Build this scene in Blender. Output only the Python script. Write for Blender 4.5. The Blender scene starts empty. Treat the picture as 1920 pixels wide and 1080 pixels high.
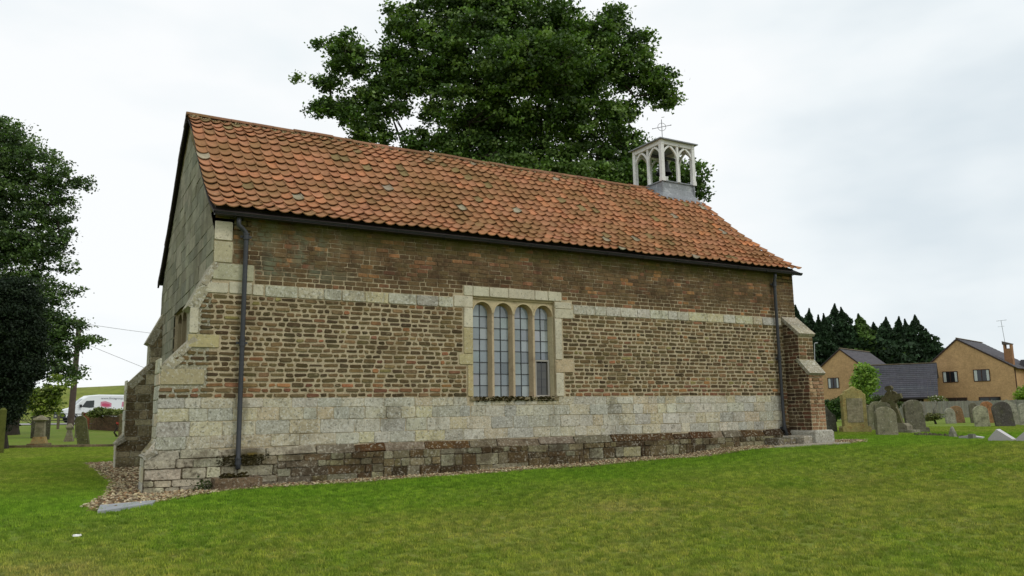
import bpy, math, random
import numpy as np
from mathutils import Vector, Matrix
random.seed(7); rng = np.random.default_rng(7)
R_ = math.radians
# ------------------------------------------------------------------ camera
F = 1469.4688
PITCH, ROLL, YAW = 0.15540, -0.01470, 0.51920
CAM = np.array([-1.9015, -12.6484, 0.52195])
fw = np.array([math.sin(YAW)*math.cos(PITCH), math.cos(YAW)*math.cos(PITCH), math.sin(PITCH)])
r0 = np.array([math.cos(YAW), -math.sin(YAW), 0.]); u0 = np.cross(r0, fw)
CR = r0*math.cos(ROLL)+u0*math.sin(ROLL); CU = -r0*math.sin(ROLL)+u0*math.cos(ROLL)
HD = np.array([math.sin(YAW), math.cos(YAW), 0.])
sc = bpy.context.scene
cd = bpy.data.cameras.new('camera'); cam = bpy.data.objects.new('camera', cd); sc.collection.objects.link(cam)
cd.sensor_width = 36; cd.lens = F/1920*36; cd.clip_start = .1; cd.clip_end = 6000
M = Matrix(((CR[0], CU[0], -fw[0], CAM[0]), (CR[1], CU[1], -fw[1], CAM[1]), (CR[2], CU[2], -fw[2], CAM[2]), (0, 0, 0, 1)))
cam.matrix_world = M; sc.camera = cam
sc.render.resolution_x = 1024; sc.render.resolution_y = 576
# ------------------------------------------------------------------ light
SUN_EL, SUN_AZ = R_(48), R_(152)      # azimuth clockwise from north
w = bpy.data.worlds.new('World'); sc.world = w; w.use_nodes = True
nt = w.node_tree; nt.nodes.clear(); N = nt.nodes.new; Lk = nt.links.new
out = N('ShaderNodeOutputWorld'); bg = N('ShaderNodeBackground'); bg.inputs[1].default_value = 1.0
sky = N('ShaderNodeTexSky'); sky.sky_type = 'NISHITA'; sky.sun_disc = False; sky.sun_elevation = SUN_EL; sky.sun_rotation = SUN_AZ
sm = N('ShaderNodeVectorMath'); sm.operation = 'SCALE'; sm.inputs['Scale'].default_value = .1
tc = N('ShaderNodeTexCoord'); mp = N('ShaderNodeMapping'); mp.inputs['Scale'].default_value = (1, 1, 2.6)
n1 = N('ShaderNodeTexNoise'); n1.inputs['Scale'].default_value = 1.7; n1.inputs['Detail'].default_value = 5; n1.inputs['Roughness'].default_value = .5
cr = N('ShaderNodeValToRGB'); e = cr.color_ramp.elements
e[0].position = .32; e[0].color = (.74, .82, .87, 1); e[1].position = .56; e[1].color = (1.0, 1.02, 1.03, 1)
em = e.new(.45); em.color = (.90, .955, .98, 1)
mx = N('ShaderNodeMix'); mx.data_type = 'RGBA'; mx.inputs[0].default_value = .96
Lk(sky.outputs[0], sm.inputs[0]); Lk(sm.outputs[0], mx.inputs[6]); Lk(tc.outputs['Generated'], mp.inputs[0]); Lk(mp.outputs[0], n1.inputs[0])
Lk(n1.outputs[0], cr.inputs[0]); Lk(cr.outputs[0], mx.inputs[7]); Lk(mx.outputs[2], bg.inputs[0]); Lk(bg.outputs[0], out.inputs[0])
sl = bpy.data.lights.new('sun', 'SUN'); sl.energy = 1.0; sl.angle = R_(18); sl.color = (1, .95, .88)
so = bpy.data.objects.new('sun', sl); sc.collection.objects.link(so)
sd = Vector((math.sin(SUN_AZ)*math.cos(SUN_EL), math.cos(SUN_AZ)*math.cos(SUN_EL), math.sin(SUN_EL)))
so.rotation_euler = sd.to_track_quat('Z', 'Y').to_euler(); so.location = (0, -20, 30)
sc.view_settings.view_transform = 'Standard'; sc.view_settings.look = 'None'; sc.view_settings.gamma = 1; sc.view_settings.exposure = 0.0
sc.cycles.max_bounces = 8; sc.cycles.transparent_max_bounces = 12

# ------------------------------------------------------------------ helpers
def ray(x, y): return fw+CR*(x-960)/F+CU*(540-y)/F
def at(x, y, ax, v):
    d = ray(x, y); return CAM+d*((v-CAM[ax])/d[ax])
def dep(x, y, D):
    d = ray(x, y); return CAM+d*(D/(d@HD))
def hory(px): return 784.4-px*.01468
def S(r, g, b): return tuple(((c/255+.055)/1.055)**2.4 if c > 10 else c/255/12.92 for c in (r, g, b))
def jit(c, a, rnd=random):
    k = 1+rnd.uniform(-a, a); return tuple(max(0, x*k*(1+rnd.uniform(-a*.25, a*.25))) for x in c)
def lerp(a, b, t): return a+(b-a)*t
def mixc(a, b, t): return tuple(lerp(x, y, t) for x, y in zip(a, b))

class MB:
    def __init__(s): s.v = []; s.f = []; s.c = []
    def vert(s, *p): s.v.append(tuple(float(q) for q in (p[0] if len(p) == 1 else p))); return len(s.v)-1
    def face(s, idx, col=(.5, .5, .5)): s.f.append(tuple(idx)); s.c.append(col)
    def quad(s, a, b, c, d, col=(.5, .5, .5)):
        i = len(s.v); s.v += [tuple(map(float, p)) for p in (a, b, c, d)]; s.face((i, i+1, i+2, i+3), col)
    def poly(s, pts, col=(.5, .5, .5)):
        i = len(s.v); s.v += [tuple(map(float, p)) for p in pts]; s.face(range(i, i+len(pts)), col)
    def box(s, x0, x1, y0, y1, z0, z1, col=(.5, .5, .5), fr=None):
        P = [(x, y, z) for z in (z0, z1) for y in (y0, y1) for x in (x0, x1)]
        if fr: P = [fr(*p) for p in P]
        i = len(s.v); s.v += [tuple(map(float, p)) for p in P]
        for q in ((0, 2, 3, 1), (4, 5, 7, 6), (0, 1, 5, 4), (2, 6, 7, 3), (0, 4, 6, 2), (1, 3, 7, 5)): s.face([i+k for k in q], col)
    def prism(s, pts, a, b, fr, col=(.5, .5, .5)):
        """outline pts (u,v) extruded along w from a to b; fr(u,v,w)"""
        n = len(pts); i = len(s.v)
        for wv in (a, b):
            for p in pts: s.v.append(tuple(map(float, fr(p[0], p[1], wv))))
        s.face(range(i, i+n), col); s.face([i+n+k for k in range(n)][::-1], col)
        for k in range(n): j = (k+1) % n; s.face((i+k, i+n+k, i+n+j, i+j), col)
    def tube(s, pts, rad, n=8, col=(.5, .5, .5), caps=True):
        pts = [np.array(p, float) for p in pts]
        if not hasattr(rad, '__len__'): rad = [rad]*len(pts)
        rings = []; ref = None
        for k, p in enumerate(pts):
            t = pts[min(k+1, len(pts)-1)]-pts[max(k-1, 0)]; t = t/(np.linalg.norm(t)+1e-9)
            if ref is None:
                ref = np.array([1., 0, 0]) if abs(t[0]) < .8 else np.array([0, 1., 0])
            a = ref-t*(ref@t); a /= np.linalg.norm(a)+1e-9; b = np.cross(t, a); ref = a
            i = len(s.v)
            for q in range(n):
                th = 2*math.pi*q/n; s.v.append(tuple(p+rad[k]*(a*math.cos(th)+b*math.sin(th))))
            rings.append(i)
        for k in range(len(rings)-1):
            for q in range(n):
                j = (q+1) % n; s.face((rings[k]+q, rings[k]+j, rings[k+1]+j, rings[k+1]+q), col)
        if caps:
            s.face([rings[0]+q for q in range(n)][::-1], col); s.face([rings[-1]+q for q in range(n)], col)
    def lathe(s, prof, cx, cy, n=20, col=(.5, .5, .5)):
        s.tube([(cx, cy, z) for r, z in prof], [r for r, z in prof], n, col)
    def block(s, poly, P, dep_=.012, back=.02, bev=.008, jt=.0, col=(.5, .5, .5), cut=.25):
        """masonry block: convex outline (u,v), rounded corners, front face at w=dep_, sides back to w=-back"""
        n = len(poly); o = []
        for k in range(n):
            a, b, c = np.array(poly[k-1]), np.array(poly[k]), np.array(poly[(k+1) % n])
            l1 = np.linalg.norm(a-b); l2 = np.linalg.norm(c-b)
            if l1 < 1e-6 or l2 < 1e-6: o.append(b); continue
            d = min(bev*1.6, l1*cut, l2*cut)
            o.append(b+(a-b)/l1*d); o.append(b+(c-b)/l2*d)
        o = [p+rng.uniform(-jt, jt, 2) for p in o]
        ce = sum(o)/len(o); m = len(o); i = len(s.v); e_ = rng.uniform(-.25, .25, 2)*dep_
        for p in o: s.v.append(tuple(map(float, P(p[0], p[1], -back))))
        for p in o: s.v.append(tuple(map(float, P(p[0], p[1], dep_*.35))))
        for p in o:
            dd = ce-p; l = np.linalg.norm(dd)+1e-9; q = p+dd/l*min(bev, l*.4)
            s.v.append(tuple(map(float, P(q[0], q[1], dep_+e_[0]*np.sign(q[0]-ce[0])+e_[1]*np.sign(q[1]-ce[1])))))
        for ring in (0, 1):
            for k in range(m):
                j = (k+1) % m; s.face((i+ring*m+k, i+ring*m+j, i+(ring+1)*m+j, i+(ring+1)*m+k), col)
        s.face([i+2*m+k for k in range(m)], col)
    def build(s, name, mat, parent=None, smooth=False, loc=None):
        me = bpy.data.meshes.new(name); me.from_pydata(s.v, [], s.f)
        at_ = me.attributes.new('Col', 'FLOAT_COLOR', 'FACE')
        at_.data.foreach_set('color', np.array([tuple(c)+(1,) for c in s.c], dtype=np.float32).ravel())
        if smooth: me.polygons.foreach_set('use_smooth', np.ones(len(me.polygons), dtype=bool))
        me.materials.append(mat); me.update()
        o = bpy.data.objects.new(name, me); sc.collection.objects.link(o)
        if loc is not None: o.location = loc
        if parent is not None:
            o.parent = parent
            if loc is None:   # vertices are in world space
                o.matrix_parent_inverse = Matrix.Translation(parent.location).inverted() if parent.parent is None else Matrix.Identity(4)
        return o

def npmesh(name, verts, faces4, cols, mat, parent=None, world=True):
    me = bpy.data.meshes.new(name); n = len(verts); m = len(faces4); k = faces4.shape[1]
    me.vertices.add(n); me.vertices.foreach_set('co', verts.astype(np.float32).ravel())
    me.loops.add(m*k); me.loops.foreach_set('vertex_index', faces4.astype(np.int32).ravel())
    me.polygons.add(m); me.polygons.foreach_set('loop_start', np.arange(0, m*k, k, dtype=np.int32)); me.polygons.foreach_set('loop_total', np.full(m, k, dtype=np.int32))
    me.update(calc_edges=True)
    a = me.attributes.new('Col', 'FLOAT_COLOR', 'FACE'); a.data.foreach_set('color', np.hstack([cols, np.ones((m, 1))]).astype(np.float32).ravel())
    me.materials.append(mat)
    o = bpy.data.objects.new(name, me); sc.collection.objects.link(o)
    if parent is not None:
        o.parent = parent
        if world and parent.parent is None: o.matrix_parent_inverse = Matrix.Translation(parent.location).inverted()
    return o
def empty(name, loc=(0, 0, 0)):
    o = bpy.data.objects.new(name, None); sc.collection.objects.link(o); o.location = loc; o.empty_display_size = .2; return o
def tag(o, label=None, cat=None, group=None, kind=None):
    for k, v in (('label', label), ('category', cat), ('group', group), ('kind', kind)):
        if v: o[k] = v
    return o
def thing(name, loc, label, cat, group=None): return tag(empty(name, loc), label, cat, group)

# ------------------------------------------------------------------ materials
def mat(name, rough=.9, col=None, attr=True, noise=(), bump=(), spec=.3, metal=0, patches=(), trans=0, speck=()):
    """base colour = attribute Col (or col) * low-contrast noise; patches=(colour, scale, lo, hi, amount[, zlo, zhi]) are stains/lichens"""
    m = bpy.data.materials.new(name); m.use_nodes = True; t = m.node_tree; nd = t.nodes; lk = t.links.new
    b = nd['Principled BSDF']; b.inputs['Roughness'].default_value = rough; b.inputs['Metallic'].default_value = metal
    b.inputs['Specular IOR Level'].default_value = spec
    g = nd.new('ShaderNodeNewGeometry')
    if attr: a = nd.new('ShaderNodeAttribute'); a.attribute_name = 'Col'; c = a.outputs['Color']
    else: a = nd.new('ShaderNodeRGB'); a.outputs[0].default_value = tuple(col)+(1,); c = a.outputs[0]
    def noi(sc_, det=3, ro=.6, dist=0):
        n = nd.new('ShaderNodeTexNoise'); n.inputs['Scale'].default_value = 1 if isinstance(sc_, tuple) else sc_; n.inputs['Detail'].default_value = det
        n.inputs['Roughness'].default_value = ro; n.inputs['Distortion'].default_value = dist
        if isinstance(sc_, tuple):
            n.inputs['Scale'].default_value = 1; mm = nd.new('ShaderNodeMapping'); mm.inputs['Scale'].default_value = sc_; lk(g.outputs['Position'], mm.inputs[0]); lk(mm.outputs[0], n.inputs['Vector'])
        else: lk(g.outputs['Position'], n.inputs['Vector'])
        return n.outputs[0]
    def rng_(x, a0, a1, b0, b1):
        n = nd.new('ShaderNodeMapRange'); n.inputs[1].default_value = a0; n.inputs[2].default_value = a1; n.inputs[3].default_value = b0; n.inputs[4].default_value = b1
        lk(x, n.inputs[0]); return n.outputs[0]
    for sc_, amt in noise:
        f = rng_(noi(sc_), .3, .7, 1-amt, 1+amt)
        v = nd.new('ShaderNodeVectorMath'); v.operation = 'SCALE'; lk(c, v.inputs[0]); lk(f, v.inputs['Scale']); c = v.outputs[0]
    for p in patches:
        pc, sc_, lo, hi, am = p[:5]
        f = rng_(noi(sc_, 4, .65), lo, hi, 0, am)
        if len(p) > 5:
            sx = nd.new('ShaderNodeSeparateXYZ'); lk(g.outputs['Position'], sx.inputs[0])
            for pair in p[5:]:
                z = rng_(sx.outputs[pair[0]], pair[1], pair[2], 0, 1); mm = nd.new('ShaderNodeMath'); mm.operation = 'MULTIPLY'; lk(f, mm.inputs[0]); lk(z, mm.inputs[1]); f = mm.outputs[0]
        q = nd.new('ShaderNodeMix'); q.data_type = 'RGBA'; lk(f, q.inputs[0]); lk(c, q.inputs[6]); q.inputs[7].default_value = tuple(pc)+(1,); c = q.outputs[2]
    lk(c, b.inputs['Base Color'])
    pn = None
    for sc_, st, di in bump:
        bn = nd.new('ShaderNodeBump'); bn.inputs['Strength'].default_value = st; bn.inputs['Distance'].default_value = di; lk(noi(sc_, 4), bn.inputs['Height'])
        if pn: lk(pn, bn.inputs['Normal'])
        pn = bn.outputs[0]
    if pn: lk(pn, b.inputs['Normal'])
    if trans:
        tr = nd.new('ShaderNodeBsdfTranslucent'); ms = nd.new('ShaderNodeMixShader'); ms.inputs[0].default_value = trans
        v = nd.new('ShaderNodeVectorMath'); v.operation = 'MULTIPLY'; v.inputs[1].default_value = (1.3, 1.5, .6); lk(c, v.inputs[0]); lk(v.outputs[0], tr.inputs[0])
        lk(b.outputs[0], ms.inputs[1]); lk(tr.outputs[0], ms.inputs[2]); lk(ms.outputs[0], nd['Material Output'].inputs[0])
    return m
GREEN = S(88, 92, 40)
m_brick = mat('old_brick', .95, noise=((14, .22), (70, .25)), bump=((60, .5, .008),), spec=.15,
    patches=((S(70, 58, 42), 1.3, .52, .66, .45), (S(66, 58, 40), (2.6, 2.6, .35), .54, .68, .55, (2, 1.5, 3.2)), (S(150, 138, 108), 17, .58, .68, .45), (S(104, 112, 92), 3.1, .47, .56, .7, (2, 2.6, 2.75), (0, 2.6, 1.4)), (S(112, 92, 62), 2.7, .5, .62, .5, (2, 2.6, 2.75)), (S(62, 46, 34), 1.9, .52, .62, .6, (2, 2.6, 2.8)), (S(84, 84, 34), 3.0, .35, .6, .75, (2, 3.25, 3.55)), (S(140, 132, 110), 90, .62, .72, .35)))
m_mortar = mat('lime_mortar', .97, attr=False, col=S(176, 162, 134), noise=((5, .12), (40, .2)), bump=((50, .5, .01),), spec=.1,
    patches=((S(84, 68, 48), 2.4, .36, .54, .86, (2, 2.62, 2.85)), (S(84, 72, 50), (2.6, 2.6, .35), .54, .68, .5, (2, 1.5, 3.2)), (S(80, 82, 36), 3.0, .35, .6, .8, (2, 3.2, 3.5)), (S(120, 104, 76), 1.1, .5, .65, .5)))
m_stone = mat('limestone', .92, noise=((2.5, .10), (11, .15), (60, .18)), bump=((12, .35, .02), (60, .6, .008)), spec=.2,
    patches=((S(118, 112, 92), 1.1, .54, .68, .5), (S(212, 212, 202), 26, .52, .60, .5), (S(88, 86, 74), 22, .55, .62, .62), (S(96, 92, 78), 5, .60, .68, .5), (S(168, 160, 110), 3.1, .62, .72, .35), (S(100, 94, 76), (3, 3, .5), .58, .70, .5)))
m_stone2 = mat('dressed_limestone', .92, noise=((2.5, .08), (11, .10), (60, .12)), bump=((12, .25, .01), (60, .5, .006)), spec=.2, patches=((S(140, 130, 100), 2.3, .56, .70, .5), (S(200, 198, 186), 30, .56, .64, .4), (S(92, 88, 74), 26, .60, .66, .6)))
m_stone_fine = mat('dressed_stone', .9, noise=((4, .08), (30, .08)), bump=((50, .3, .005),), spec=.2, patches=((S(128, 104, 84), 4.2, .52, .68, .45), (S(100, 92, 70), 9, .6, .7, .4)))
m_gable = mat('gable_stone', .95, noise=((2.2, .16), (12, .14), (60, .14)), bump=((14, .4, .02), (60, .5, .008)), spec=.15,
    patches=((S(94, 90, 72), .9, .48, .62, .5), (S(92, 88, 72), (2, 2.6, .4), .54, .68, .5), (S(150, 148, 128), 20, .62, .7, .5)))
m_plinth = mat('plinth_stone', .95, noise=((6, .2), (30, .25)), bump=((14, .6, .03), (60, .6, .01)), spec=.15,
    patches=((S(172, 168, 152), 24, .55, .63, .6), (S(64, 50, 35), 2.4, .50, .62, .6), (S(70, 62, 46), 20, .56, .64, .6), (S(118, 114, 70), 6, .64, .74, .5), (S(56, 50, 24), 7, .30, .48, .95, (0, .2, .42), (0, .98, .72), (2, .02, -.08), (2, -.34, -.2)), (S(124, 104, 30), 5, .52, .60, .7, (0, .55, .6), (0, .9, .8), (2, -.04, -.1), (2, -.24, -.2))))
m_tile = mat('pantile_clay', .88, noise=((9, .16), (60, .16)), bump=((60, .35, .004),), spec=.25,
    patches=((S(120, 98, 56), .8, .42, .66, .6), (S(110, 76, 50), 6, .55, .70, .5), (S(168, 160, 138), 8, .70, .76, .7)))
m_lead = mat('lead_sheet', .55, attr=False, col=S(128, 132, 136), noise=((3, .12), (22, .14)), bump=((9, .3, .02),), spec=.4, metal=.25, patches=((S(176, 180, 182), 7, .56, .68, .7),))
m_white = mat('weathered_white_paint', .7, attr=False, col=S(216, 216, 214), noise=((8, .08), (40, .08)), bump=((60, .3, .003),), patches=((S(120, 112, 98), 14, .62, .70, .8), (S(70, 68, 62), 30, .68, .74, .8)))
m_iron = mat('dark_iron', .5, attr=False, col=S(44, 45, 47), noise=((20, .2),), spec=.4)
m_pipe = mat('cast_iron_grey_paint', .55, attr=False, col=S(52, 54, 58), noise=((8, .12), (40, .12)), spec=.45, patches=((S(58, 56, 54), 12, .6, .7, .5),))
m_dark = mat('dark_timber', .8, attr=False, col=S(48, 42, 38), noise=((9, .2),))
m_inside = mat('dark_interior', .9, attr=False, col=S(38, 38, 36), noise=((3, .2),))
m_grave = mat('headstone_stone', .93, noise=((3, .2), (14, .25), (70, .25)), bump=((12, .3, .02), (70, .5, .006)), spec=.15,
    patches=((S(92, 96, 62), 2.2, .5, .65, .5), (S(172, 172, 156), 17, .6, .68, .55), (S(58, 56, 46), 5, .56, .68, .6)))
m_ochre = mat('lichen_stone', .93, noise=((6, .25), (30, .25)), bump=((20, .5, .02),), spec=.15, patches=((S(120, 62, 20), 7, .56, .7, .7), (S(130, 128, 90), 4, .5, .62, .6)))
m_granite = mat('pale_polished_granite', .35, attr=False, col=S(178, 172, 172), noise=((60, .12),), spec=.5)
m_leaf = mat('leaf', .55, spec=.35, trans=.22)
m_needle = mat('needle_foliage', .7, spec=.2, trans=.08)
m_bark = mat('bark', .95, attr=False, col=S(48, 43, 36), noise=((8, .3),), bump=((20, .6, .03),))
m_paint = mat('painted_surface', .6, noise=((20, .06),))
m_gloss = mat('van_paint', .25, spec=.5)
m_glassdark = mat('dark_glass', .08, spec=.6)
m_hbrick = mat('buff_brick', .92, noise=((.8, .08), (3, .12), (8, .14), (25, .12)), bump=((30, .3, .01),), spec=.15)
m_hroof = mat('concrete_tile', .85, noise=((1.2, .15), (9, .2)), spec=.2, patches=((S(120, 112, 88), 2.5, .62, .74, .4),))
m_wood = mat('fence_timber', .92, noise=((3, .15), (14, .15)), spec=.1)
m_gravel = mat('gravel_stone', .9, noise=((30, .2),), spec=.2)
m_bed = mat('gravel_bed_earth', .98, attr=False, col=S(120, 102, 78), noise=((12, .25), (60, .35)), bump=((40, .9, .03),), patches=((S(70, 58, 42), 6, .5, .62, .7),), spec=.1)
m_moss = mat('moss', 1, attr=False, col=S(62, 56, 32), noise=((30, .4),), bump=((60, 1, .02),), spec=.05)

# opaque glass; faint cloud reflection painted in as colour noise
m_glass = mat('old_leaded_glass', .06, noise=((1.2, .18),), spec=.9)

# grass materials
def grass_mat(name, blade=False):
    m = bpy.data.materials.new(name); m.use_nodes = True; t = m.node_tree; nd = t.nodes; lk = t.links.new
    b = nd['Principled BSDF']; b.inputs['Roughness'].default_value = .85; b.inputs['Specular IOR Level'].default_value = .06
    g = nd.new('ShaderNodeNewGeometry'); pos = g.outputs['Position']
    def noi(s, d=3, r=.6, stretch=None):
        n = nd.new('ShaderNodeTexNoise'); n.inputs['Scale'].default_value = s; n.inputs['Detail'].default_value = d; n.inputs['Roughness'].default_value = r
        if stretch:
            mm = nd.new('ShaderNodeMapping'); mm.inputs['Rotation'].default_value = (0, 0, stretch[2]); mm.inputs['Scale'].default_value = (stretch[0], stretch[1], 1); lk(pos, mm.inputs[0]); lk(mm.outputs[0], n.inputs['Vector'])
        else: lk(pos, n.inputs['Vector'])
        return n.outputs[0]
    def ramp(x, st):
        r = nd.new('ShaderNodeValToRGB'); el = r.color_ramp.elements
        el[0].position = st[0][0]; el[0].color = st[0][1]+(1,); el[1].position = st[-1][0]; el[1].color = st[-1][1]+(1,)
        for p, c in st[1:-1]: el.new(p).color = c+(1,)
        lk(x, r.inputs[0]); return r.outputs[0]
    def mix(f, a, b_, typ='MIX'):
        q = nd.new('ShaderNodeMix'); q.data_type = 'RGBA'; q.blend_type = typ
        if isinstance(f, float): q.inputs[0].default_value = f
        else: lk(f, q.inputs[0])
        for s_, v in ((6, a), (7, b_)):
            if isinstance(v, tuple): q.inputs[s_].default_value = v+(1,)
            else: lk(v, q.inputs[s_])
        return q.outputs[2]
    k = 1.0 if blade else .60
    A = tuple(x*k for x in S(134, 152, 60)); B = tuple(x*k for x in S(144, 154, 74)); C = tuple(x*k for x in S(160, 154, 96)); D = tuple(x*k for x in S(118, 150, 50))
    c = ramp(noi(.55, 4, .6), [(.34, D), (.47, A), (.60, B), (.74, C)])
    fine = ramp(noi(7, 4, .7), [(.3, tuple(x*k for x in S(106, 138, 44))), (.5, tuple(x*k for x in S(144, 156, 68))), (.72, tuple(x*k for x in S(188, 172, 112)))])
    c = mix(.35, c, fine)
    # the lush strips: close to the chapel and in its north-west corner
    sx = nd.new('ShaderNodeSeparateXYZ'); lk(pos, sx.inputs[0])
    mr = nd.new('ShaderNodeMapRange'); mr.inputs[1].default_value = -4.6; mr.inputs[2].default_value = -1.4; mr.inputs[3].default_value = 0; mr.inputs[4].default_value = .7; lk(sx.outputs[1], mr.inputs[0])
    m2 = nd.new('ShaderNodeMapRange'); m2.inputs[1].default_value = .5; m2.inputs[2].default_value = 3; m2.inputs[3].default_value = 1; m2.inputs[4].default_value = .35; lk(sx.outputs[1], m2.inputs[0]); m3 = nd.new('ShaderNodeMath'); m3.operation = 'MULTIPLY'; lk(mr.outputs[0], m3.inputs[0]); lk(m2.outputs[0], m3.inputs[1])
    c = mix(m3.outputs[0], c, tuple(x*k for x in S(108, 156, 42)))
    c = mix(.5, c, ramp(noi(26, 3, .7), [(.25, (.6, .6, .55)), (.75, (1.4, 1.4, 1.4))]), 'MULTIPLY')
    c = mix(.45, c, ramp(noi(1.0, 4, .65, (.5, 3.2, -.25)), [(.36, (.72, .76, .7)), (.64, (1.3, 1.25, 1.25))]), 'MULTIPLY')
    if blade:
        oi = nd.new('ShaderNodeObjectInfo'); c = mix(.55, c, ramp(oi.outputs['Random'], [(0, (.35, .42, .3)), (.5, (1, 1, 1)), (1, (2.3, 1.9, 1.7))]), 'MULTIPLY')
    lk(c, b.inputs['Base Color'])
    if blade:
        tr = nd.new('ShaderNodeBsdfTranslucent'); ms = nd.new('ShaderNodeMixShader'); ms.inputs[0].default_value = .3; lk(c, tr.inputs[0])
        lk(b.outputs[0], ms.inputs[1]); lk(tr.outputs[0], ms.inputs[2]); lk(ms.outputs[0], nd['Material Output'].inputs[0])
    else:
        bn = nd.new('ShaderNodeBump'); bn.inputs['Strength'].default_value = .7; bn.inputs['Distance'].default_value = .03; lk(noi(22, 4, .75), bn.inputs['Height']); lk(bn.outputs[0], b.inputs['Normal'])
    return m
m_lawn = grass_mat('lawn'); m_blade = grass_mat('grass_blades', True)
m_bank = mat('rough_grass_bank', .9, attr=False, col=S(114, 122, 54), noise=((.12, .12), (.6, .18), (3, .2)), bump=((1.5, .5, .3),), patches=((S(88, 104, 40), .35, .52, .66, .8), (S(160, 150, 90), .5, .6, .7, .5)), spec=.1)
m_road = mat('asphalt', .9, attr=False, col=S(150, 148, 146), noise=((.5, .08), (20, .1)), spec=.2)

# ------------------------------------------------------------------ terrain
def HP(px, D):
    p = dep(px, hory(px), D); return p[0], p[1]
ctrl = [(-1.9, -12.6, -1.08), (5, -12, -1.0), (-6, -9, -.95), (5.0, -8.9, -.89), (-2.2, -4.7, -.76), (1.5, -6.5, -.87), (2, -3.5, -.7), (8, -6, -.68), (6, -2.5, -.55), (10, -8, -.72),
    (-2, 0, -.6), (-.8, -.5, -.58), (.7, -.4, -.54), (3.6, -.4, -.53), (5.7, -.4, -.49), (8.2, -.4, -.44), (11.2, -.4, -.33), (12.4, -.8, -.3), (14, -1.5, -.27), (15.8, -3.2, -.25), (18, -7, -.3),
    (-2.1, 22, -.6), (-1, 8, -.6), (-5, 10, -.62), (6, 12, -.5), (13, 15, -.45), (14, 5, -.3), (-10, 0, -.7), (0, 4, -.6), (12, 3, -.3), (20, -14, -.6), (-12, -12, -1.1)]
for px, D, z in ((1600, 20, -.26), (1610, 24, -.3), (1700, 24, -.32), (1780, 19, -.34), (1880, 22, -.45), (1850, 28, -.43), (1690, 34, -.42), (1800, 35, -.45), (1800, 45, -.45), (1800, 60, -.45), (2300, 30, -.5), (2300, 60, -.5),
    (1600, 45, -.45), (1600, 70, -.45), (1800, 90, -.4), (100, 31, -.6), (100, 40, -.48), (200, 46, -.35), (100, 52, -.28), (100, 62, -.05), (170, 67, 0.), (-300, 67, 0.), (400, 67, 0.), (900, 67, -.1), (-300, 40, -.5), (100, 80, .1), (500, 90, 0),
    (960, 45, -.4), (1300, 60, -.45), (-600, 90, .1), (1000, 200, -.3), (1900, 250, -.4), (0, 250, 0), (-900, 30, -.7), (-900, 200, 0), (2600, 200, -.4)):
    x_, y_ = HP(px, D); ctrl.append((x_, y_, z))
CT = np.array(ctrl)
def G(x, y):
    x = np.asarray(x, float); y = np.asarray(y, float)
    d2 = (x[..., None]-CT[:, 0])**2+(y[..., None]-CT[:, 1])**2+1.2
    w_ = d2**-2.0; return (w_*CT[:, 2]).sum(-1)/w_.sum(-1)
def g(x, y): return float(G(x, y))
def terrain():
    nr, na = 190, 240
    rr = .6*np.exp(np.linspace(0, math.log(2500/.6), nr)); aa = np.linspace(0, 2*math.pi, na, endpoint=False)
    X = CAM[0]+np.outer(rr, np.cos(aa)); Y = CAM[1]+np.outer(rr, np.sin(aa)); Z = G(X, Y)
    V = np.stack([X, Y, Z], -1).reshape(-1, 3); V = np.vstack([V, [[CAM[0], CAM[1], g(CAM[0], CAM[1])]]])
    i = np.arange(nr-1)[:, None]*na; j = np.arange(na)[None]; j2 = (j+1) % na
    Fc = np.stack([i+j, i+na+j, i+na+j2, i+j2], -1).reshape(-1, 4)
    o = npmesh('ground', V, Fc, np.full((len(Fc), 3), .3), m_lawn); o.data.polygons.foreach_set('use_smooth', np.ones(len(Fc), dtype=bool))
    return tag(o, kind='structure')
terrain()
def strip(name, px0, px1, D0, D1, dz, mt, n=60, zf=None):
    V = []; nn = 6
    for k in range(n+1):
        px = lerp(px0, px1, k/n)
        for q in range(nn+1):
            x_, y_ = HP(960, 1); 
            p = HDpoint(lerp(px0, px1, k/n), lerp(D0, D1, q/nn)); V.append((p[0], p[1], g(*p)+dz if zf is None else zf(q/nn, k/n, g(*p))))
    Fc = np.array([(k*(nn+1)+q, (k+1)*(nn+1)+q, (k+1)*(nn+1)+q+1, k*(nn+1)+q+1) for k in range(n) for q in range(nn)])
    return tag(npmesh(name, np.array(V), Fc, np.full((len(Fc), 3), .4), mt), kind='structure')
def HDpoint(px, D): return HP(px, D)
strip('road', -700, 900, 61, 70, .05, m_road)
o = strip('embankment', -1500, 1000, 76, 124, 0, m_bank, n=120, zf=lambda q, k, z: z-.3+5.2*(1/(1+math.exp(-(q-.42)*13)))+.25*math.sin(k*37)*q)

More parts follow.
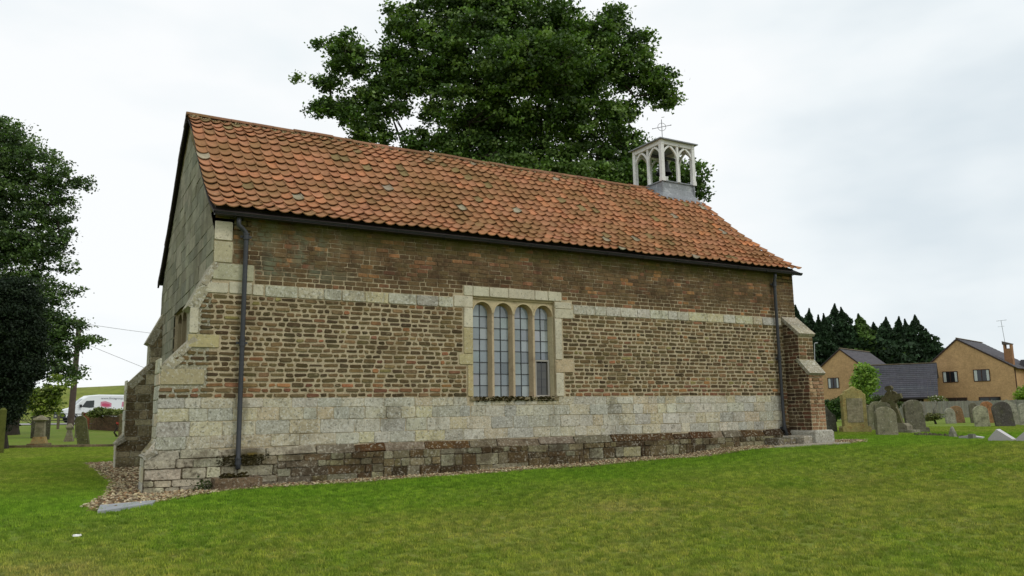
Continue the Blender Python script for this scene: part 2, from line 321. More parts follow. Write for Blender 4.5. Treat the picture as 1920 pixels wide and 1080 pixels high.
# ------------------------------------------------------------------ gravel
GP = [(-.2, 9.8), (-1.35, 9.4), (-1.2, 6), (-1.1, 2.6), (-1.3, .1), (-1.62, -1.35), (-1.5, -1.75), (-.85, -1.5), (-.2, -.85), (.4, -.66), (1.6, -.66), (3.2, -.70), (5.2, -.78), (7.3, -.86), (9.9, -.90), (11.4, -1.1), (12.6, -1.3), (13.6, -1.2), (14.6, -.5), (14.2, .3), (13.0, .3), (13, .0), (0, 0), (0, 9)]
def inpoly(x, y, P=GP):
    c = False; n = len(P)
    for i in range(n):
        x1, y1 = P[i]; x2, y2 = P[i-1]
        if (y1 > y) != (y2 > y) and x < (x2-x1)*(y-y1)/(y2-y1)+x1: c = not c
    return c
mb = MB(); st = .12; xs = np.arange(-1.8, 14.8, st); ys = np.arange(-1.9, 9.9, st); cache = {}
def gv(i, j):
    if (i, j) not in cache: cache[(i, j)] = mb.vert(xs[i], ys[j], g(xs[i], ys[j])+.012)
    return cache[(i, j)]
for i in range(len(xs)-1):
    for j in range(len(ys)-1):
        if inpoly(xs[i]+st/2, ys[j]+st/2): mb.face((gv(i, j), gv(i+1, j), gv(i+1, j+1), gv(i, j+1)))
tag(mb.build('gravel_bed', m_bed), kind='structure')
def stones(n, x0, x1, y0, y1, s0, s1, cols, test=inpoly, zf=None):
    V, Fc, C = [], [], []
    base = np.array([(1, 0, 0), (-1, 0, 0), (0, 1, 0), (0, -1, 0), (0, 0, 1), (0, 0, -1), (.7, .7, .35), (-.7, .7, .3), (.7, -.7, .35), (-.7, -.7, .3)], float)
    tri = [(4, 0, 6), (4, 6, 2), (4, 2, 7), (4, 7, 1), (4, 1, 9), (4, 9, 3), (4, 3, 8), (4, 8, 0), (5, 6, 0), (5, 2, 6), (5, 7, 2), (5, 1, 7), (5, 9, 1), (5, 3, 9), (5, 8, 3), (5, 0, 8)]
    k = 0
    while k < n:
        x, y = rng.uniform(x0, x1), rng.uniform(y0, y1)
        if not test(x, y): continue
        s = rng.uniform(s0, s1)*.5; b = base*(1+rng.uniform(-.28, .28, (10, 1)))*np.array([s, s*rng.uniform(.55, 1), s*rng.uniform(.35, .7)])
        a = rng.uniform(0, 6.28); ca, sa = math.cos(a), math.sin(a); ti = rng.uniform(-.4, .4)
        b = b@np.array([[ca, sa, 0], [-sa, ca, 0], [0, 0, 1]]); b[:, 2] += b[:, 0]*ti
        b += (x, y, (zf(x, y) if zf else g(x, y))+.012+s*.25)
        V.append(b); Fc += [(q[0]+10*k, q[1]+10*k, q[2]+10*k) for q in tri]; c = jit(random.choice(cols), .18); C += [c]*16; k += 1
    return np.vstack(V), np.array(Fc), np.array(C)
gc = [S(184, 168, 132), S(154, 136, 104), S(126, 106, 78), S(196, 182, 150), S(108, 90, 66), S(142, 112, 82), S(164, 152, 122), S(134, 122, 98)]
A1 = stones(7000, -.9, 14.6, -1.6, .2, .02, .055, gc, lambda x, y: inpoly(x, y) and y < -.09)
A2 = stones(4200, -1.7, .1, -1.8, 9.5, .03, .078, gc)
V = np.vstack([A1[0], A2[0]]); Fc = np.vstack([A1[1], A2[1]+len(A1[0])]); C = np.vstack([A1[2], A2[2]])
tag(npmesh('gravel', V, Fc, C, m_gravel), kind='stuff')

# ------------------------------------------------------------------ lawn blades (geometry nodes instancing)
def tuft(name, n, h):
    V, Fc = [], []
    for k in range(n):
        a = rng.uniform(0, 6.28); x, y = rng.normal(0, .022, 2); hh = h*rng.uniform(.5, 1.1); wd = .0048; lean = rng.uniform(.2, 1.1)*hh; b = rng.uniform(0, 6.28)
        dx, dy = math.cos(a)*wd, math.sin(a)*wd; lx, ly = math.cos(b)*lean, math.sin(b)*lean; i = len(V)
        V += [(x-dx, y-dy, 0), (x+dx, y+dy, 0), (x+lx*.6, y+ly*.6, hh), ]; Fc.append((i, i+1, i+2))
    me = bpy.data.meshes.new(name); me.from_pydata(V, [], Fc); me.materials.append(m_blade); return bpy.data.objects.new(name, me)
tf = [tuft('grass_tuft', 18, .036) for _ in range(1)][0]
def lawn_emitter():
    V, Fc = [], []; cells = []
    stp = .4
    for i in range(-48, 90):
        for j in range(-36, 66):
            x, y = i*stp, -3+j*stp; p = np.array([x+.2, y+.2, g(x+.2, y+.2)])-CAM; z = p@fw
            if z < 2: continue
            px = 960+F*(p@CR)/z; py = 540-F*(p@CU)/z
            if not (-900 < px < 3000 and 700 < py < 1400) or z > 34: continue
            if -.1 < x+.2 < 13.1 and y+.2 > -.1 or inpoly(x+.2, y+.2) : continue
            if any(inpoly(x+a, y+b) for a in (.05, .35) for b in (.05, .35)): 
                sub = 4
                for a in range(sub):
                    for b in range(sub):
                        xx, yy, s4 = x+a*.1, y+b*.1, .1
                        if inpoly(xx+.05, yy+.05) or (-.1 < xx < 13.1 and yy > -.1): continue
                        k = len(V); V += [(q[0], q[1], g(*q)) for q in ((xx, yy), (xx+s4, yy), (xx+s4, yy+s4), (xx, yy+s4))]; Fc.append((k, k+1, k+2, k+3))
                continue
            k = len(V); V += [(q[0], q[1], g(*q)) for q in ((x, y), (x+stp, y), (x+stp, y+stp), (x, y+stp))]; Fc.append((k, k+1, k+2, k+3))
    me = bpy.data.meshes.new('grass'); me.from_pydata(V, [], Fc); me.materials.append(m_blade)
    o = bpy.data.objects.new('grass', me); sc.collection.objects.link(o); tag(o, kind='stuff')
    ng = bpy.data.node_groups.new('lawn_scatter', 'GeometryNodeTree')
    ng.interface.new_socket('Geometry', in_out='INPUT', socket_type='NodeSocketGeometry'); ng.interface.new_socket('Geometry', in_out='OUTPUT', socket_type='NodeSocketGeometry')
    nn = ng.nodes.new; lk = ng.links.new
    gi, go = nn('NodeGroupInput'), nn('NodeGroupOutput'); dp = nn('GeometryNodeDistributePointsOnFaces'); dp.inputs['Density'].default_value = 420
    ip = nn('GeometryNodeInstanceOnPoints'); oi = nn('GeometryNodeObjectInfo'); oi.inputs[0].default_value = tf
    rv = nn('FunctionNodeRandomValue'); rv.data_type = 'FLOAT_VECTOR'; rv.inputs[0].default_value = (-.15, -.15, 0); rv.inputs[1].default_value = (.15, .15, 6.28)
    rs = nn('FunctionNodeRandomValue'); rs.data_type = 'FLOAT'; rs.inputs[2].default_value = .45; rs.inputs[3].default_value = 1.25
    lk(gi.outputs[0], dp.inputs[0]); lk(dp.outputs[0], ip.inputs[0]); lk(oi.outputs['Geometry'], ip.inputs['Instance']); lk(rv.outputs[0], ip.inputs['Rotation']); lk(rs.outputs[1], ip.inputs['Scale']); lk(ip.outputs[0], go.inputs[0])
    md = o.modifiers.new('scatter', 'NODES'); md.node_group = ng
lawn_emitter()
def edge_grass():
    V, Fc = [], []; lines = [(GP[k], GP[k+1]) for k in range(1, 19)]
    for (xa, ya), (xb, yb) in lines:
        ln = math.hypot(xb-xa, yb-ya)
        for _ in range(int(ln*70)):
            t = rng.uniform(0, 1); cx, cy = lerp(xa, xb, t)+rng.normal(0, .035), lerp(ya, yb, t)+rng.normal(0, .035); z = g(cx, cy)
            for _b in range(5):
                a, b = rng.uniform(0, 6.28, 2); h = rng.uniform(.025, .055); x, y = cx+rng.normal(0, .015), cy+rng.normal(0, .015); wd = .003; l = h*rng.uniform(.2, .8); i = len(V)
                V += [(x-math.cos(a)*wd, y-math.sin(a)*wd, z), (x+math.cos(a)*wd, y+math.sin(a)*wd, z), (x+math.cos(b)*l, y+math.sin(b)*l, z+h)]; Fc.append((i, i+1, i+2))
    o = npmesh('edge_grass', np.array(V), np.array(Fc), np.full((len(Fc), 3), .3), m_blade); tag(o, kind='stuff')
edge_grass()

# ------------------------------------------------------------------ chapel
L, W = 13.0, 7.334
PROF = [(-.20, 3.69), (0, 3.79), (.3, 3.95), (.6, 4.15), (1.05, 4.47), (1.7, 4.965), (2.25, 5.44), (2.8, 5.93), (3.667, 6.50)]
def zr(y):
    y = min(y, W-y); 
    for (a, b), (c, d) in zip(PROF, PROF[1:]):
        if y <= c: return b+(d-b)*(y-a)/(c-a)
    return PROF[-1][1]
chapel = thing('chapel', (0, 0, 0), 'small old brick and stone chapel with red pantile roof and white bell turret', 'chapel')
PS = lambda u, v, w_: (u, -w_, v)            # south wall plane
PW = lambda u, v, w_: (-w_, u, v)            # west gable plane, u = y
def clip(poly, a, b, c):
    """keep a*u+b*v<=c"""
    o = []; n = len(poly)
    for k in range(n):
        p, q = poly[k], poly[(k+1) % n]; dp, dq = a*p[0]+b*p[1]-c, a*q[0]+b*q[1]-c
        if dp <= 0: o.append(p)
        if dp*dq < 0: t = dp/(dp-dq); o.append((lerp(p[0], q[0], t), lerp(p[1], q[1], t)))
    return o
# --- core walls (mortar) with the two window openings
WX0, WX1, WZ0, WZ1 = 4.50, 6.26, .775, 2.60
TH = .55
mb = MB()
zt = 3.74; zb = -.9
for x0, x1, z0, z1 in ((.0, WX0, zb, zt), (WX1, L, zb, zt), (WX0, WX1, zb, WZ0), (WX0, WX1, WZ1, zt)): mb.box(x0, x1, 0, TH, z0, z1)
for x0, x1 in ((0, L),): mb.box(x0, x1, W-TH, W, zb, zt)
GW0, GW1, GZ0, GZ1 = 2.62, 4.66, 1.45, 2.58
def gable(mb, x0, x1, hole):
    fr = lambda u, v, w_: (w_, u, v)
    ys_ = [TH]+[y for y, z in PROF if y > TH]+[W-y for y, z in PROF[::-1][1:] if y > TH]+[W-TH]
    if hole:
        mb.box(x0, x1, TH, GW0, zb, 3.4); mb.box(x0, x1, GW1, W-TH, zb, 3.4); mb.box(x0, x1, GW0, GW1, zb, GZ0); mb.box(x0, x1, GW0, GW1, GZ1, 3.4)
    else: mb.box(x0, x1, TH, W-TH, zb, 3.4)
    ys2 = [0]+[y for y in ys_]+[W]
    mb.prism([(ys2[0], 3.4), (ys2[-1], 3.4)]+[(y, zr(y)-.05) for y in ys2[::-1]], x0, x1, fr)
gable(mb, 0, TH, True); gable(mb, L-TH, L, False)
wall = mb.build('wall', m_mortar, chapel)

# --- layout of the south face
BB = [S(106, 88, 60), S(88, 74, 52), S(116, 96, 66), S(94, 79, 54), S(110, 95, 67), S(80, 67, 48), S(124, 102, 72), S(102, 88, 60)]
BR = [S(134, 96, 70), S(138, 100, 70), S(120, 84, 64)]; BO = [S(158, 114, 76), S(148, 108, 70), S(156, 104, 74)]; BY = [S(132, 122, 76)]
def brickcol(u, v, rnd=random):
    if v > 2.58:
        r = rnd.random()
        q = .5+.5*math.sin(u*2.3+1.1*math.sin(v*7+u))*math.sin(v*5.1+u*.9+1)
        if r < .13*q*q: return jit(rnd.choice(BO), .12)
        if r < .30*q: return jit(rnd.choice(BR), .16)
        return jit(mixc(rnd.choice(BB), S(100, 79, 57), .6), .18)
    r = rnd.random()
    low = v < 1.05
    if r < (.25 if low else .03): return jit(rnd.choice(BR), .18)
    if r < (.30 if low else .05): return jit(rnd.choice(BO), .15)
    if r < .07 and not low: return jit(rnd.choice(BY), .15)
    return jit(rnd.choice(BB), .22)
STN = [S(180, 175, 156), S(186, 181, 164), S(172, 168, 150), S(190, 184, 162), S(166, 163, 150), S(182, 173, 148)]
STY = [S(186, 176, 142), S(182, 169, 140), S(188, 180, 148)]
def stc(): return jit(random.choice(STY) if random.random() < .14 else random.choice(STN), .10)
PALE = S(194, 187, 164)
def sp(x0, y0, x1, y1):    # photo rectangle on the south face -> (u0,u1,v0,v1)
    a, b = at(x0, y0, 1, 0), at(x1, y1, 1, 0); return (a[0], b[0], b[2], a[2])
rects = []  # (u0,u1,v0,v1,col)
def rr(u0, u1, v0, v1, col=None): rects.append((u0, u1, v0, v1, col or jit(PALE, .05)))
# window surround
for a, b in ((4.31, 4.50), (4.50, 4.84), (4.84, 5.24), (5.24, 5.82), (5.82, 6.12), (6.12, 6.43)): rr(a, b, 2.605, 2.79)
rr(4.11, 4.497, 2.39, 2.60); rr(4.31, 4.497, 2.02, 2.385); rr(4.31, 4.497, 1.55, 2.015, S(172, 158, 120)); rr(4.215, 4.497, 1.355, 1.545, S(176, 164, 124)); rr(4.385, 4.497, .78, 1.35, S(174, 158, 116))
rr(6.263, 6.66, 2.47, 2.60); rr(6.263, 6.70, 2.28, 2.465); rr(6.263, 6.42, 1.475, 2.275); rr(6.263, 6.67, 1.235, 1.47, S(176, 158, 128)); rr(6.263, 6.44, .78, 1.23)
# quoins at the south-west corner
rr(.0, .275, 3.22, 3.53); rr(.0, .285, 2.87, 3.21, S(176, 168, 138)); rr(.0, .62, 2.60, 2.86, S(172, 168, 140))
rr(-.09, .24, 2.39, 2.55); rr(.25, .60, 2.39, 2.58); rr(.605, .78, 2.38, 2.56)
rr(-.31, .14, 1.54, 1.74, S(176, 166, 122)); rr(-.66, -.05, .98, 1.21, S(166, 156, 122)); rr(-.30, -.17, 1.75, 2.15)
# string course
u = .80
while u < 12.5:
    l = random.uniform(.26, .55); e1 = min(u+l, 12.5)
    if e1 <= 4.11 or u >= 6.70: rr(u, e1, 2.375, 2.56, stc())
    elif u < 4.11: rr(u, 4.105, 2.375, 2.56, stc()); e1 = 6.70-.0
    u = e1+.004
    if 4.1 < u < 6.7: u = 6.705
def leftb(v):
    if v > 2.85: return 0
    if v > 2.18: return lerp(-.30, 0, (v-2.18)/.67)
    if v > 1.66: return -.25
    if v > 1.24: return lerp(-.64, -.27, (v-1.24)/.42)
    if v > .02: return -.68
    return -.82
def fillrow(mbx, P, v0, v1, ua, ub, lens, colf, gap, kw, holes=()):
    vm = (v0+v1)/2; blk = sorted([(a-gap*.6, b+gap*.6) for a, b, c, d in holes if c < vm+.01 and d > vm-.01]); iv = []; cur = ua
    for a, b in blk:
        if a > cur: iv.append((cur, min(a, ub)))
        cur = max(cur, b)
    if cur < ub: iv.append((cur, ub))
    for a, b in iv:
        u = a
        while b-u > .03:
            l = random.choice(lens)*random.uniform(.86, 1.16)
            if b-(u+l) < .06: l = b-u
            v0j = v0+random.uniform(-1, 1)*gap*.18; v1j = v1+random.uniform(-1, 1)*gap*.18
            g2 = gap*.5*random.uniform(.7, 1.2)
            k = dict(kw); k['dep_'] = kw['dep_']*random.uniform(.5, 1.4)
            mbx.block([(u+g2, v0j+gap/2), (u+l-g2, v0j+gap/2), (u+l-g2, v1j-gap/2), (u+g2, v1j-gap/2)], P, col=colf(u, vm), **k)
            u += l
holes = [(a, b, c, d) for a, b, c, d, _ in rects]+[(WX0, WX1, WZ0, WZ1)]
mbk = MB()
# below the string course
nrow = 20; v = .775
for k in range(nrow):
    v0 = .775+k*(2.378-.775)/nrow; v1 = v0+(2.378-.775)/nrow
    fillrow(mbk, PS, v0, v1, leftb((v0+v1)/2)+.0, L+.0, [.23, .12, .23, .115, .2, .14], brickcol, .029, dict(dep_=.012, bev=.010, jt=.008), holes)
nrow = 15
for k in range(nrow):
    v0 = 2.56+k*(3.72-2.56)/nrow; v1 = v0+(3.72-2.56)/nrow
    fillrow(mbk, PS, v0, v1, leftb((v0+v1)/2)+.0, L, [.22, .115, .22, .2], brickcol, .012 if k > 3 else .018, dict(dep_=.007, bev=.005, jt=.003), holes)
# right-hand end of the base is brick
for k in range(9):
    v0 = .02+k*.084; fillrow(mbk, PS, v0, v0+.084, 12.38, L, [.23, .12], brickcol, .018, dict(dep_=.01, bev=.01, jt=.004), [])
mbk.build('brickwork', m_brick, wall)
def kindof(a, b, c, d):
    if 4.1 <= a and b <= 6.75: return 'window_surround'
    if abs(c-2.375) < .002: return 'string_course'
    return 'quoin_%d' % int(b < -.1 and d or 9)
grp = {}
for q in rects: grp.setdefault(kindof(*q[:4]) if kindof(*q[:4]) != 'string_course' else 'string_course'+('a' if q[0] < 4.2 else 'b'), []).append(q)
for nm, qs in grp.items():
    if nm.startswith('quoin'):
        for a, b, c, d, col in qs: mst = MB(); mst.block([(a+.004, c+.003), (b-.004, c+.003), (b-.004, d-.003), (a+.004, d-.003)], PS, dep_=.016, bev=.008, jt=.003, col=jit(col, .05), cut=.2); mst.build('quoin', m_stone2, wall)
        continue
    mst = MB()
    for a, b, c, d, col in qs: mst.block([(a+.004, c+.003), (b-.004, c+.003), (b-.004, d-.003), (a+.004, d-.003)], PS, dep_=.016, bev=.008, jt=.003, col=jit(col, .05), cut=.2)
    mst.build('string_course' if nm.startswith('string') else 'quoin' if nm.startswith('quoin') else nm, m_stone if nm.startswith('string') else m_stone2, wall)
mas = MB()
for v0, v1 in ((.625, .775), (.43, .625), (.215, .43), (.03, .215)):
    fillrow(mas, PS, v0, v1, -.68, 12.37, [.42, .3, .36, .5, .24], lambda u, v: stc(), .006, dict(dep_=.009, bev=.009, jt=.007, cut=.15), [(4.38, 4.498, .70, .78), ])
mas.build('ashlar', m_stone, wall)
# plinth
mp_ = MB(); PP = lambda u, v, w_: (u, -.09-w_, v)
DK = [S(102, 92, 66), S(120, 114, 88), S(86, 74, 50), S(134, 130, 104), S(86, 71, 48), S(120, 116, 94), S(70, 59, 40), S(138, 132, 100), S(110, 100, 70)]
def plc(u, v): return jit(mixc(random.choice(DK), PALE, max(0, min(.7, (1.6-u)*.3))), .15)
ua = -.82
while ua < 12.7:
    ub = min(12.75, ua+random.uniform(.9, 2.0)); v1 = -.105
    while v1 > -.62:
        v0 = v1-random.choice([.10, .13, .16, .20]); q_ = (v0, v1); v1 = v0; v0, v1_ = q_
        fillrow(mp_, PP, v0, v1_, ua, ub, [.26, .18, .38, .22, .5, .14], plc, .011, dict(dep_=.020, bev=.009, jt=.009), [])
    ua = ub
mp_.box(-.82, 12.75, -.088, .0, -.9, -.105, S(110, 98, 78))
# sloping offset course on top of the plinth
th = math.atan2(.09, .135)
PC = lambda u, v, w_: (u, -.09+v*math.sin(th)-w_*math.cos(th), -.108+v*math.cos(th)+w_*math.sin(th))
RB = [S(70, 50, 30), S(80, 57, 33), S(60, 45, 28), S(84, 64, 38)]; u = -.82
while u < 12.7:
    l = random.uniform(.3, .9); e1 = min(12.72, u+l); 
    if u < 1.5: col = jit(S(150, 144, 124), .12)
    elif random.random() < .55: col = jit(random.choice(RB), .2)
    else: col = jit(S(116, 106, 88), .2)
    h0, h1 = random.uniform(.13, .165), random.uniform(.13, .165); mp_.block([(u, 0), (e1-.008, 0), (e1-.008, h0), (u, h1)], PC, dep_=.014*random.uniform(.2, 1.8), bev=.008, jt=.012, col=col); u = e1
plinth = mp_.build('plinth', m_plinth, chapel)
# west gable ashlar
mg = MB(); GC = [S(134, 132, 114), S(124, 123, 106), S(142, 139, 120), S(128, 124, 104), S(148, 143, 124)]
v = -.1; hs = [.25, .22, .28, .24, .21]; k = 0
while v < 6.5:
    h = hs[k % 5]; k += 1; u = -.0 if k % 2 else -.0
    u = .004
    while u < W-.02:
        l = random.uniform(.38, .8); e1 = min(u+l, W-.004)
        if W-e1 < .2: e1 = W-.004
        pl = [(u+.003, v+.003), (e1-.003, v+.003), (e1-.003, v+h-.003), (u+.003, v+h-.003)]
        for (a, b), (c, d) in zip(PROF, PROF[1:]):
            sl_ = (d-b)/(c-a)
            if c > .3: pl = clip(pl, -sl_, 1, b-sl_*a-.07) if pl else pl; pl = clip(pl, sl_, 1, b-sl_*a-.07+sl_*W) if pl else pl
        parts = [pl]
        if pl and v < GZ1 and v+h > GZ0:
            parts = []
            if u < GW0: parts.append(clip(pl, 1, 0, GW0))
            if e1 > GW1: parts.append(clip(pl, -1, 0, -GW1))
            if v < GZ0: parts.append(clip(clip(clip(pl, 0, 1, GZ0), -1, 0, -GW0), 1, 0, GW1))
            if v+h > GZ1: parts.append(clip(clip(clip(pl, 0, -1, -GZ1), -1, 0, -GW0), 1, 0, GW1))
        for p in parts:
            if p and len(p) > 2:
                ar = abs(sum(p[i][0]*p[(i+1) % len(p)][1]-p[(i+1) % len(p)][0]*p[i][1] for i in range(len(p))))/2
                if ar > .004:
                    q = []
                    for pt in p:
                        if not q or math.dist(pt, q[-1]) > .01: q.append(pt)
                    if len(q) > 2: mg.block(q, PW, dep_=.010*random.uniform(.5, 1.5), bev=.006, jt=.0, col=jit(random.choice(GC), .07), cut=.1)
        u = e1
    v += h
mg.build('gable_ashlar', m_gable, wall)
# east gable brickwork
PE = lambda u, v, w_: (L+w_, u, v)
me_ = MB()
for k in range(76):
    v0 = -.3+k*.085; vm = v0+.04
    if vm > 6.3: break
    ya = 0.003
    while zr(ya)-.1 < vm and ya < W/2: ya += .03
    if ya >= W/2-.1: break
    fillrow(me_, PE, v0, v0+.085, ya, W-ya, [.23, .12], brickcol, .018, dict(dep_=.01, bev=.01, jt=.004), [])
me_.build('brickwork', m_brick, wall)

# --- buttresses
def slab(mb, p0, p1, q0, q1, th_, col):
    """weathering slab between upper edge p0-p1 and lower edge q0-q1, thickness th_ below"""
    n = np.cross(np.array(p1)-np.array(p0), np.array(q0)-np.array(p0)).astype(float); n /= np.linalg.norm(n)
    if n[2] < 0: n = -n
    T = [np.array(x, float)+n*.012 for x in (p0, p1, q1, q0)]; B = [t-n*th_ for t in T]; i = len(mb.v)
    mb.v += [tuple(x) for x in T+B]
    for f_ in ((0, 1, 2, 3), (7, 6, 5, 4), (0, 4, 5, 1), (1, 5, 6, 2), (2, 6, 7, 3), (3, 7, 4, 0)): mb.face([i+k for k in f_], col)
WP = [(0.0, 2.85), (-.30, 2.17), (-.25, 2.12), (-.25, 1.66), (-.62, 1.26), (-.655, 1.2), (-.672, .04), (-.81, -.03), (-.81, -.9), (0, -.9)]
def west_buttress(y0, y1, name):
    core = MB(); core.prism(WP, y0+.004, y1, lambda u, v, w_: (u-.002 if u < -.01 else u, w_, v), S(150, 144, 120))
    b = core.build(name, m_stone, chapel)
    c = MB()
    for (xa, za), (xb, zb_) in (((0.02, 2.88), (-.33, 2.15)), ((-.22, 1.70), (-.67, 1.22))):
        n = 2
        for k in range(n):
            t0, t1 = k/n, (k+1)/n-.01
            A = (lerp(xa, xb, t0), lerp(za, zb_, t0)); B = (lerp(xa, xb, t1), lerp(za, zb_, t1))
            c = MB(); slab(c, (A[0], y0-.015, A[1]), (A[0], y1+.015, A[1]), (B[0], y0-.015, B[1]), (B[0], y1+.015, B[1]), .10+.06*k, jit(S(158, 150, 126), .08)); c.build('weathering', m_stone, b)
    c = MB(); slab(c, (-.66, y0-.10, .05), (-.66, y1+.03, .05), (-.84, y0-.10, -.07), (-.84, y1+.03, -.07), .07, S(140, 134, 116))
    c.build('weathering', m_stone, b)
    # west face blocks
    f_ = MB(); 
    P2 = lambda u, v, w_: ((-.672 if v > -.02 else -.812)-w_, u, v)
    v = -.62
    while v < 1.15:
        h = random.uniform(.17, .26)
        if v < -.05 and v+h > -.04: h = -.04-v
        u = y0
        while u < y1-.02:
            l = random.uniform(.25, .5); e1 = min(y1, u+l); 
            if y1-e1 < .12: e1 = y1
            f_.block([(u+.005, v+.005), (e1-.005, v+.005), (e1-.005, v+h-.005), (u+.005, v+h-.005)], P2, dep_=.01, bev=.01, jt=.004, col=stc()); u = e1
        v += h
    f_.build('facing_stone', m_stone, b)
    return b
bt1 = west_buttress(0, .62, 'buttress')
bt2 = west_buttress(W-.62, W, 'buttress')
f_ = MB(); P3 = lambda u, v, w_: (u, W-.62-w_, v); DB = [S(134, 124, 94), S(114, 102, 74), S(146, 138, 108), S(104, 92, 66), S(158, 150, 120)]
v = -.6
while v < 2.7:
    h = random.choice([.09, .13, .17, .21, .24]); h = min(h, 2.7-v+.05); u = leftb(v+h*.8)+.012+(.0 if v > 0 else 0)
    while u < -.03:
        l = random.uniform(.16, .42); e1 = min(0, u+l)
        if -e1 < .1: e1 = 0
        f_.block([(u+.006, v+.005), (e1-.006, v+.005), (e1-.006, v+h-.006), (u+.006, v+h-.006)], P3, dep_=.012, bev=.012, jt=.006, col=jit(random.choice(DB), .14)); u = e1
    v += h
f_.build('facing_stone', m_plinth, bt2)
# south-east buttress projecting to the south
mb = MB(); XA, XB = 12.55, 13.02
fr = lambda u, v, w_: (w_, -u, v)
mb.prism([(0, 2.5), (.43, 2.15), (.43, 1.52), (.62, 1.26), (.645, .02), (.645, -.9), (0, -.9)], XA+.004, XB-.004, fr, S(140, 120, 92))
b3 = mb.build('buttress', m_mortar, chapel)
mb = MB(); PA = lambda u, v, w_: (XA-w_, -u, v)
def bcol_shaded(u, v): return jit(random.choice([S(88, 66, 50), S(76, 60, 46), S(104, 72, 56), S(96, 80, 60), S(70, 56, 44)]), .16)  # west face: its shade is painted in as darker brick colours
def bcol_lit(u, v): return jit(random.choice([S(150, 116, 88), S(162, 128, 100), S(140, 104, 78), S(170, 142, 110), S(128, 100, 72)]), .12)  # lower south face: the light on it is painted in as paler bricks
for k in range(31):
    v0 = .0+k*.083; vm = v0+.04
    if vm > 2.42: break
    o1 = .43 if vm > 1.52 else (lerp(.62, .43, (vm-1.26)/.26) if vm > 1.26 else .64)
    if vm > 2.12: o1 = lerp(.43, .0, (vm-2.12)/.38)
    if o1 > .05: fillrow(mb, PA, v0, v0+.083, 0, o1, [.23, .12, .2], bcol_shaded, .017, dict(dep_=.01, bev=.01, jt=.004), [])
    if vm < 2.1 and not 1.22 < vm < 1.54:
        yy = .43 if vm > 1.5 else .64; PF = lambda u, v, w_, yy=yy: (u, -yy-w_, v)
        fillrow(mb, PF, v0, v0+.083, XA, XB, [.23, .12], bcol_lit if vm < 1.3 else (lambda u, v: jit(random.choice(BB+BR), .15)), .017, dict(dep_=.01, bev=.01, jt=.004), [])
mb.build('brickwork', m_brick, b3)
mb = MB()
for (ya, za), (yb, zb_) in (((-.02, 2.60), (.50, 2.15)), ((.38, 1.60), (.70, 1.25))):
    for k in range(2):
        t0, t1 = k/2, (k+1)/2-.01
        mb = MB(); slab(mb, (XA-.03, -lerp(ya, yb, t0), lerp(za, zb_, t0)), (XB+.03, -lerp(ya, yb, t0), lerp(za, zb_, t0)), (XA-.03, -lerp(ya, yb, t1), lerp(za, zb_, t1)), (XB+.03, -lerp(ya, yb, t1), lerp(za, zb_, t1)), .075, jit(S(158, 150, 128), .08)); mb.build('weathering', m_stone, b3)
mb = MB(); mb.block([(12.50, -.5), (13.10, -.5), (13.10, .0), (12.50, .0)], lambda u, v, w_: (u, -.74-w_, v), dep_=.03, back=.74, bev=.03, jt=.01, col=S(168, 164, 150)); mb.build('base_block', m_stone, b3); mb = MB()
mb.block([(12.2, -.5), (12.5, -.5), (12.5, -.12), (12.2, -.12)], lambda u, v, w_: (u, -.66-w_, v), dep_=.02, back=.60, bev=.02, jt=.01, col=S(158, 150, 132))
mb.build('base_block', m_stone, b3)

# --- south window
win = MB(); YF, YB = .055, .19
pitch = (WX1-WX0)/4; r1, r2 = .198, .165; zs = 2.31
def arch(cx, r, rz, z0, n=14): return [(cx-r*math.cos(math.pi*k/n), z0+rz*math.sin(math.pi*k/n)) for k in range(n+1)]
hc = S(190, 175, 140)
head = MB()
for k in range(4):
    cx = WX0+pitch*(k+.5); A = arch(cx, r1, .205, zs); B = arch(cx, r2, .165, zs)
    for i in range(len(A)-1):
        (xa, za), (xb, zb_) = A[i], A[i+1]; (xc, zc), (xd, zd) = B[i], B[i+1]
        head.quad((xa, YF, za), (xb, YF, zb_), (xb, YF, 2.6), (xa, YF, 2.6), hc)
        head.quad((xa, YF, za), (xc, YB, zc), (xd, YB, zd), (xb, YF, zb_), S(176, 152, 116))
        head.quad((xc, YB, zc), (xc, YB, 2.6), (xd, YB, 2.6), (xd, YB, zd), hc)
        # raised arch rib
        ro = 1.12; E_ = lambda x, z: (cx+(x-cx)*ro, YF-.014, zs+(z-zs)*ro)
        head.quad((xa, YF-.014, za), (xb, YF-.014, zb_), E_(xb, zb_), E_(xa, za), hc)
        head.quad(E_(xa, za), E_(xb, zb_), tuple(np.array(E_(xb, zb_))+(0, .014, 0)), tuple(np.array(E_(xa, za))+(0, .014, 0)), hc)
    for s in (-1, 1):
        xe = cx+s*pitch/2; xi = cx+s*r1; x0, x1 = min(xe, xi), max(xe, xi); head.quad((x0, YF, zs), (x1, YF, zs), (x1, YF, 2.6), (x0, YF, 2.6), hc)
for a, b in ((WX0, WX1),): head.box(a, b, YF-.03, YF-.001, 2.565, 2.604, S(172, 156, 120))
window = win
mw = empty('window'); mw.parent = chapel
tag(mw, 'four-light stone mullioned window in the south wall')
head.build('window_head', m_stone_fine, mw)
def jambprof(cx, lf, rt, name='mullion'):
    """lf / rt: does the splay exist on that side"""
    m = MB(); fh = pitch/2-r1; bh = pitch/2-r2
    pr = []
    xl = cx-fh if lf else cx; xr = cx+fh if rt else cx; bl = cx-bh if lf else cx; br = cx+bh if rt else cx
    P_ = [(xl, YF), (xr, YF), (xr+(.004 if rt else 0), YF+.02), (br, YB), (bl, YB), (xl-(.004 if lf else 0), YF+.02)]
    m.prism(P_, WZ0-.01, zs, lambda u, v, w_: (u, v, w_), S(178, 160, 132) if name == 'mullion' else S(186, 174, 142)); m.build(name, m_stone_fine, mw)
